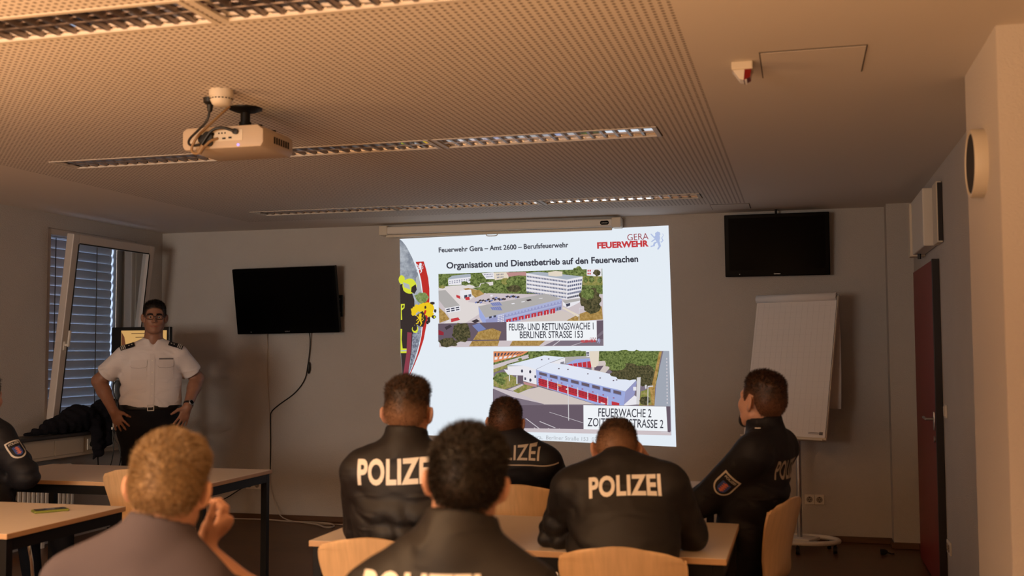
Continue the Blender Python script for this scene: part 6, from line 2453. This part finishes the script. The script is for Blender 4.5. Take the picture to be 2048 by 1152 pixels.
for sh_, s in ((p.shl, 1), (p.shr, -1)):
    ax_ = (Vector(p.neck) - Vector(sh_))
    ax_ = (ax_ - FW * ax_.dot(FW)).normalized()
    ry = (Vector((0, 0, -1)) - FW * 0.75).normalized()
    ax_ = (ax_ - ry * ax_.dot(ry)).normalized()
    ay_ = ax_.cross(ry)
    o_ = Vector(sh_) - ax_ * 0.025 - ry * 0.2
    ep = decal(g, 'epaulette', rect(0.10, 0.050, 0.050, 0), Q4, o_, ax_, ay_, ry, bv, M['navy'], 0.006, 0.012)
    for j in range(3):
        decal(ep, 'rank_bar', rect(0.006, 0.044, 0.010 + 0.011 * j, 0), Q4, o_, ax_, ay_, ry, bv, M['patch_white'], 0.0078, 0.012)
    for j in range(2):
        decal(ep, 'rank_star', [(0.062 + 0.02 * j + 0.008 * (1 if k % 2 == 0 else 0.45) * math.cos(k * PI / 5), 0.008 * (1 if k % 2 == 0 else 0.45) * math.sin(k * PI / 5)) for k in range(10)], [tuple(range(10))], o_, ax_, ay_, ry, bv, M['patch_white'], 0.0078, 0.03)
# wrist watch
fa = Vector(p.wrl - p.ell_).normalized()
wc = Vector(p.wrl) - fa * 0.018
b = B()
x_ = fa.orthogonal().normalized()
y_ = fa.cross(x_)
b.lathe(wc - fa * 0.010, fa, [(0.0345, 0.0), (0.0375, 0.002), (0.0375, 0.018), (0.0345, 0.020)], 32)
wt = b.build('watch_strap', M['black_plastic'], t, smooth=True, world=True)
o_ = Vector(CV) - fa * Vector(CV).dot(fa) + Vector(RV) * 0.35
o_ = (o_ - fa * o_.dot(fa)).normalized()
b = B(); b.lathe(wc + o_ * 0.034, o_, [(0.001, 0), (0.020, 0), (0.021, 0.008), (0.018, 0.011), (0.001, 0.011)], 28); b.build('watch_case', M['grey_metal'], wt, smooth=True, world=True)
b = B(); b.lathe(wc + o_ * 0.0452, o_, [(0.001, 0), (0.0155, 0), (0.0155, 0.0006), (0.001, 0.0006)], 24); b.build('watch_dial', M['black_gloss'], wt, world=True)

# jacket lying over the sill
JC = V3(XL + 0.17, 7.42, 0.90)


def heap(P):
    d = ell(P, JC + V3(-0.02, 0.02, 0.04), (0.10, 0.42, 0.075))
    d = smin(d, ell(P, JC + V3(0.00, -0.02, 0.09), (0.11, 0.17, 0.085)), 0.05)
    d = smin(d, ell(P, JC + V3(0.02, 0.34, 0.11), (0.12, 0.20, 0.10)), 0.05)
    d = smin(d, seg(P, JC + V3(0.06, 0.10, 0.04), JC + V3(0.075, 0.14, -0.20), 0.055, 0.045), 0.04)
    d = smin(d, seg(P, JC + V3(0.07, 0.30, 0.05), JC + V3(0.075, 0.24, -0.12), 0.075, 0.055), 0.04)
    d = smin(d, seg(P, JC + V3(0.075, 0.14, -0.20), JC + V3(0.07, 0.09, -0.26), 0.025, 0.012), 0.02)
    d = smin(d, seg(P, JC + V3(0.0, -0.2, 0.02), JC + V3(-0.05, -0.55, -0.02), 0.05, 0.015), 0.03)
    d = d + 0.010 * np.sin(P[:, 1] * 38 + 3 * np.sin(P[:, 2] * 21)) * np.sin(P[:, 2] * 34 + 2 * np.sin(P[:, 1] * 17)) + 0.005 * np.sin(P[:, 1] * 80 + P[:, 2] * 50)
    over = (P[:, 0] > XL + 0.222)
    d = np.where(over, d, smax(d, 0.866 - P[:, 2], 0.008))
    return smax(d, (XL + 0.012) - P[:, 0], 0.005)


v, f = mesh_field(heap, JC - V3(0.25, 0.75, 0.45), JC + V3(0.35, 0.75, 0.35), 0.009)
hj = thing('jacket', 'dark jacket thrown over the window sill beside the speaker', 'jacket', tuple(float(x) for x in JC))
jm = place_mesh('cloth', to_mesh('cloth', relax(v, f, 1), f), M['dark_cloth'], hj, True, None, True)
bvj = BVHTree.FromPolygons([tuple(x) for x in v.astype(float)], [tuple(int(i) for i in q) for q in f])
pts = [(0.016 * math.cos(k * PI / 10), 0.026 * math.sin(k * PI / 10)) for k in range(20)]
decal(jm, 'cloth_badge', pts, [tuple(range(20))], (XL + 0.3, 7.70, 0.80), (0, 1, 0), (0, 0, 1), (-1, 0, 0), bvj, M['patch_white'], 0.002, 0.02)
pts = [(0.010 * math.cos(k * PI / 10), 0.018 * math.sin(k * PI / 10)) for k in range(20)]
decal(jm, 'badge_centre', pts, [tuple(range(20))], (XL + 0.3, 7.70, 0.80), (0, 1, 0), (0, 0, 1), (-1, 0, 0), bvj, M['patch_red'], 0.0035, 0.02)
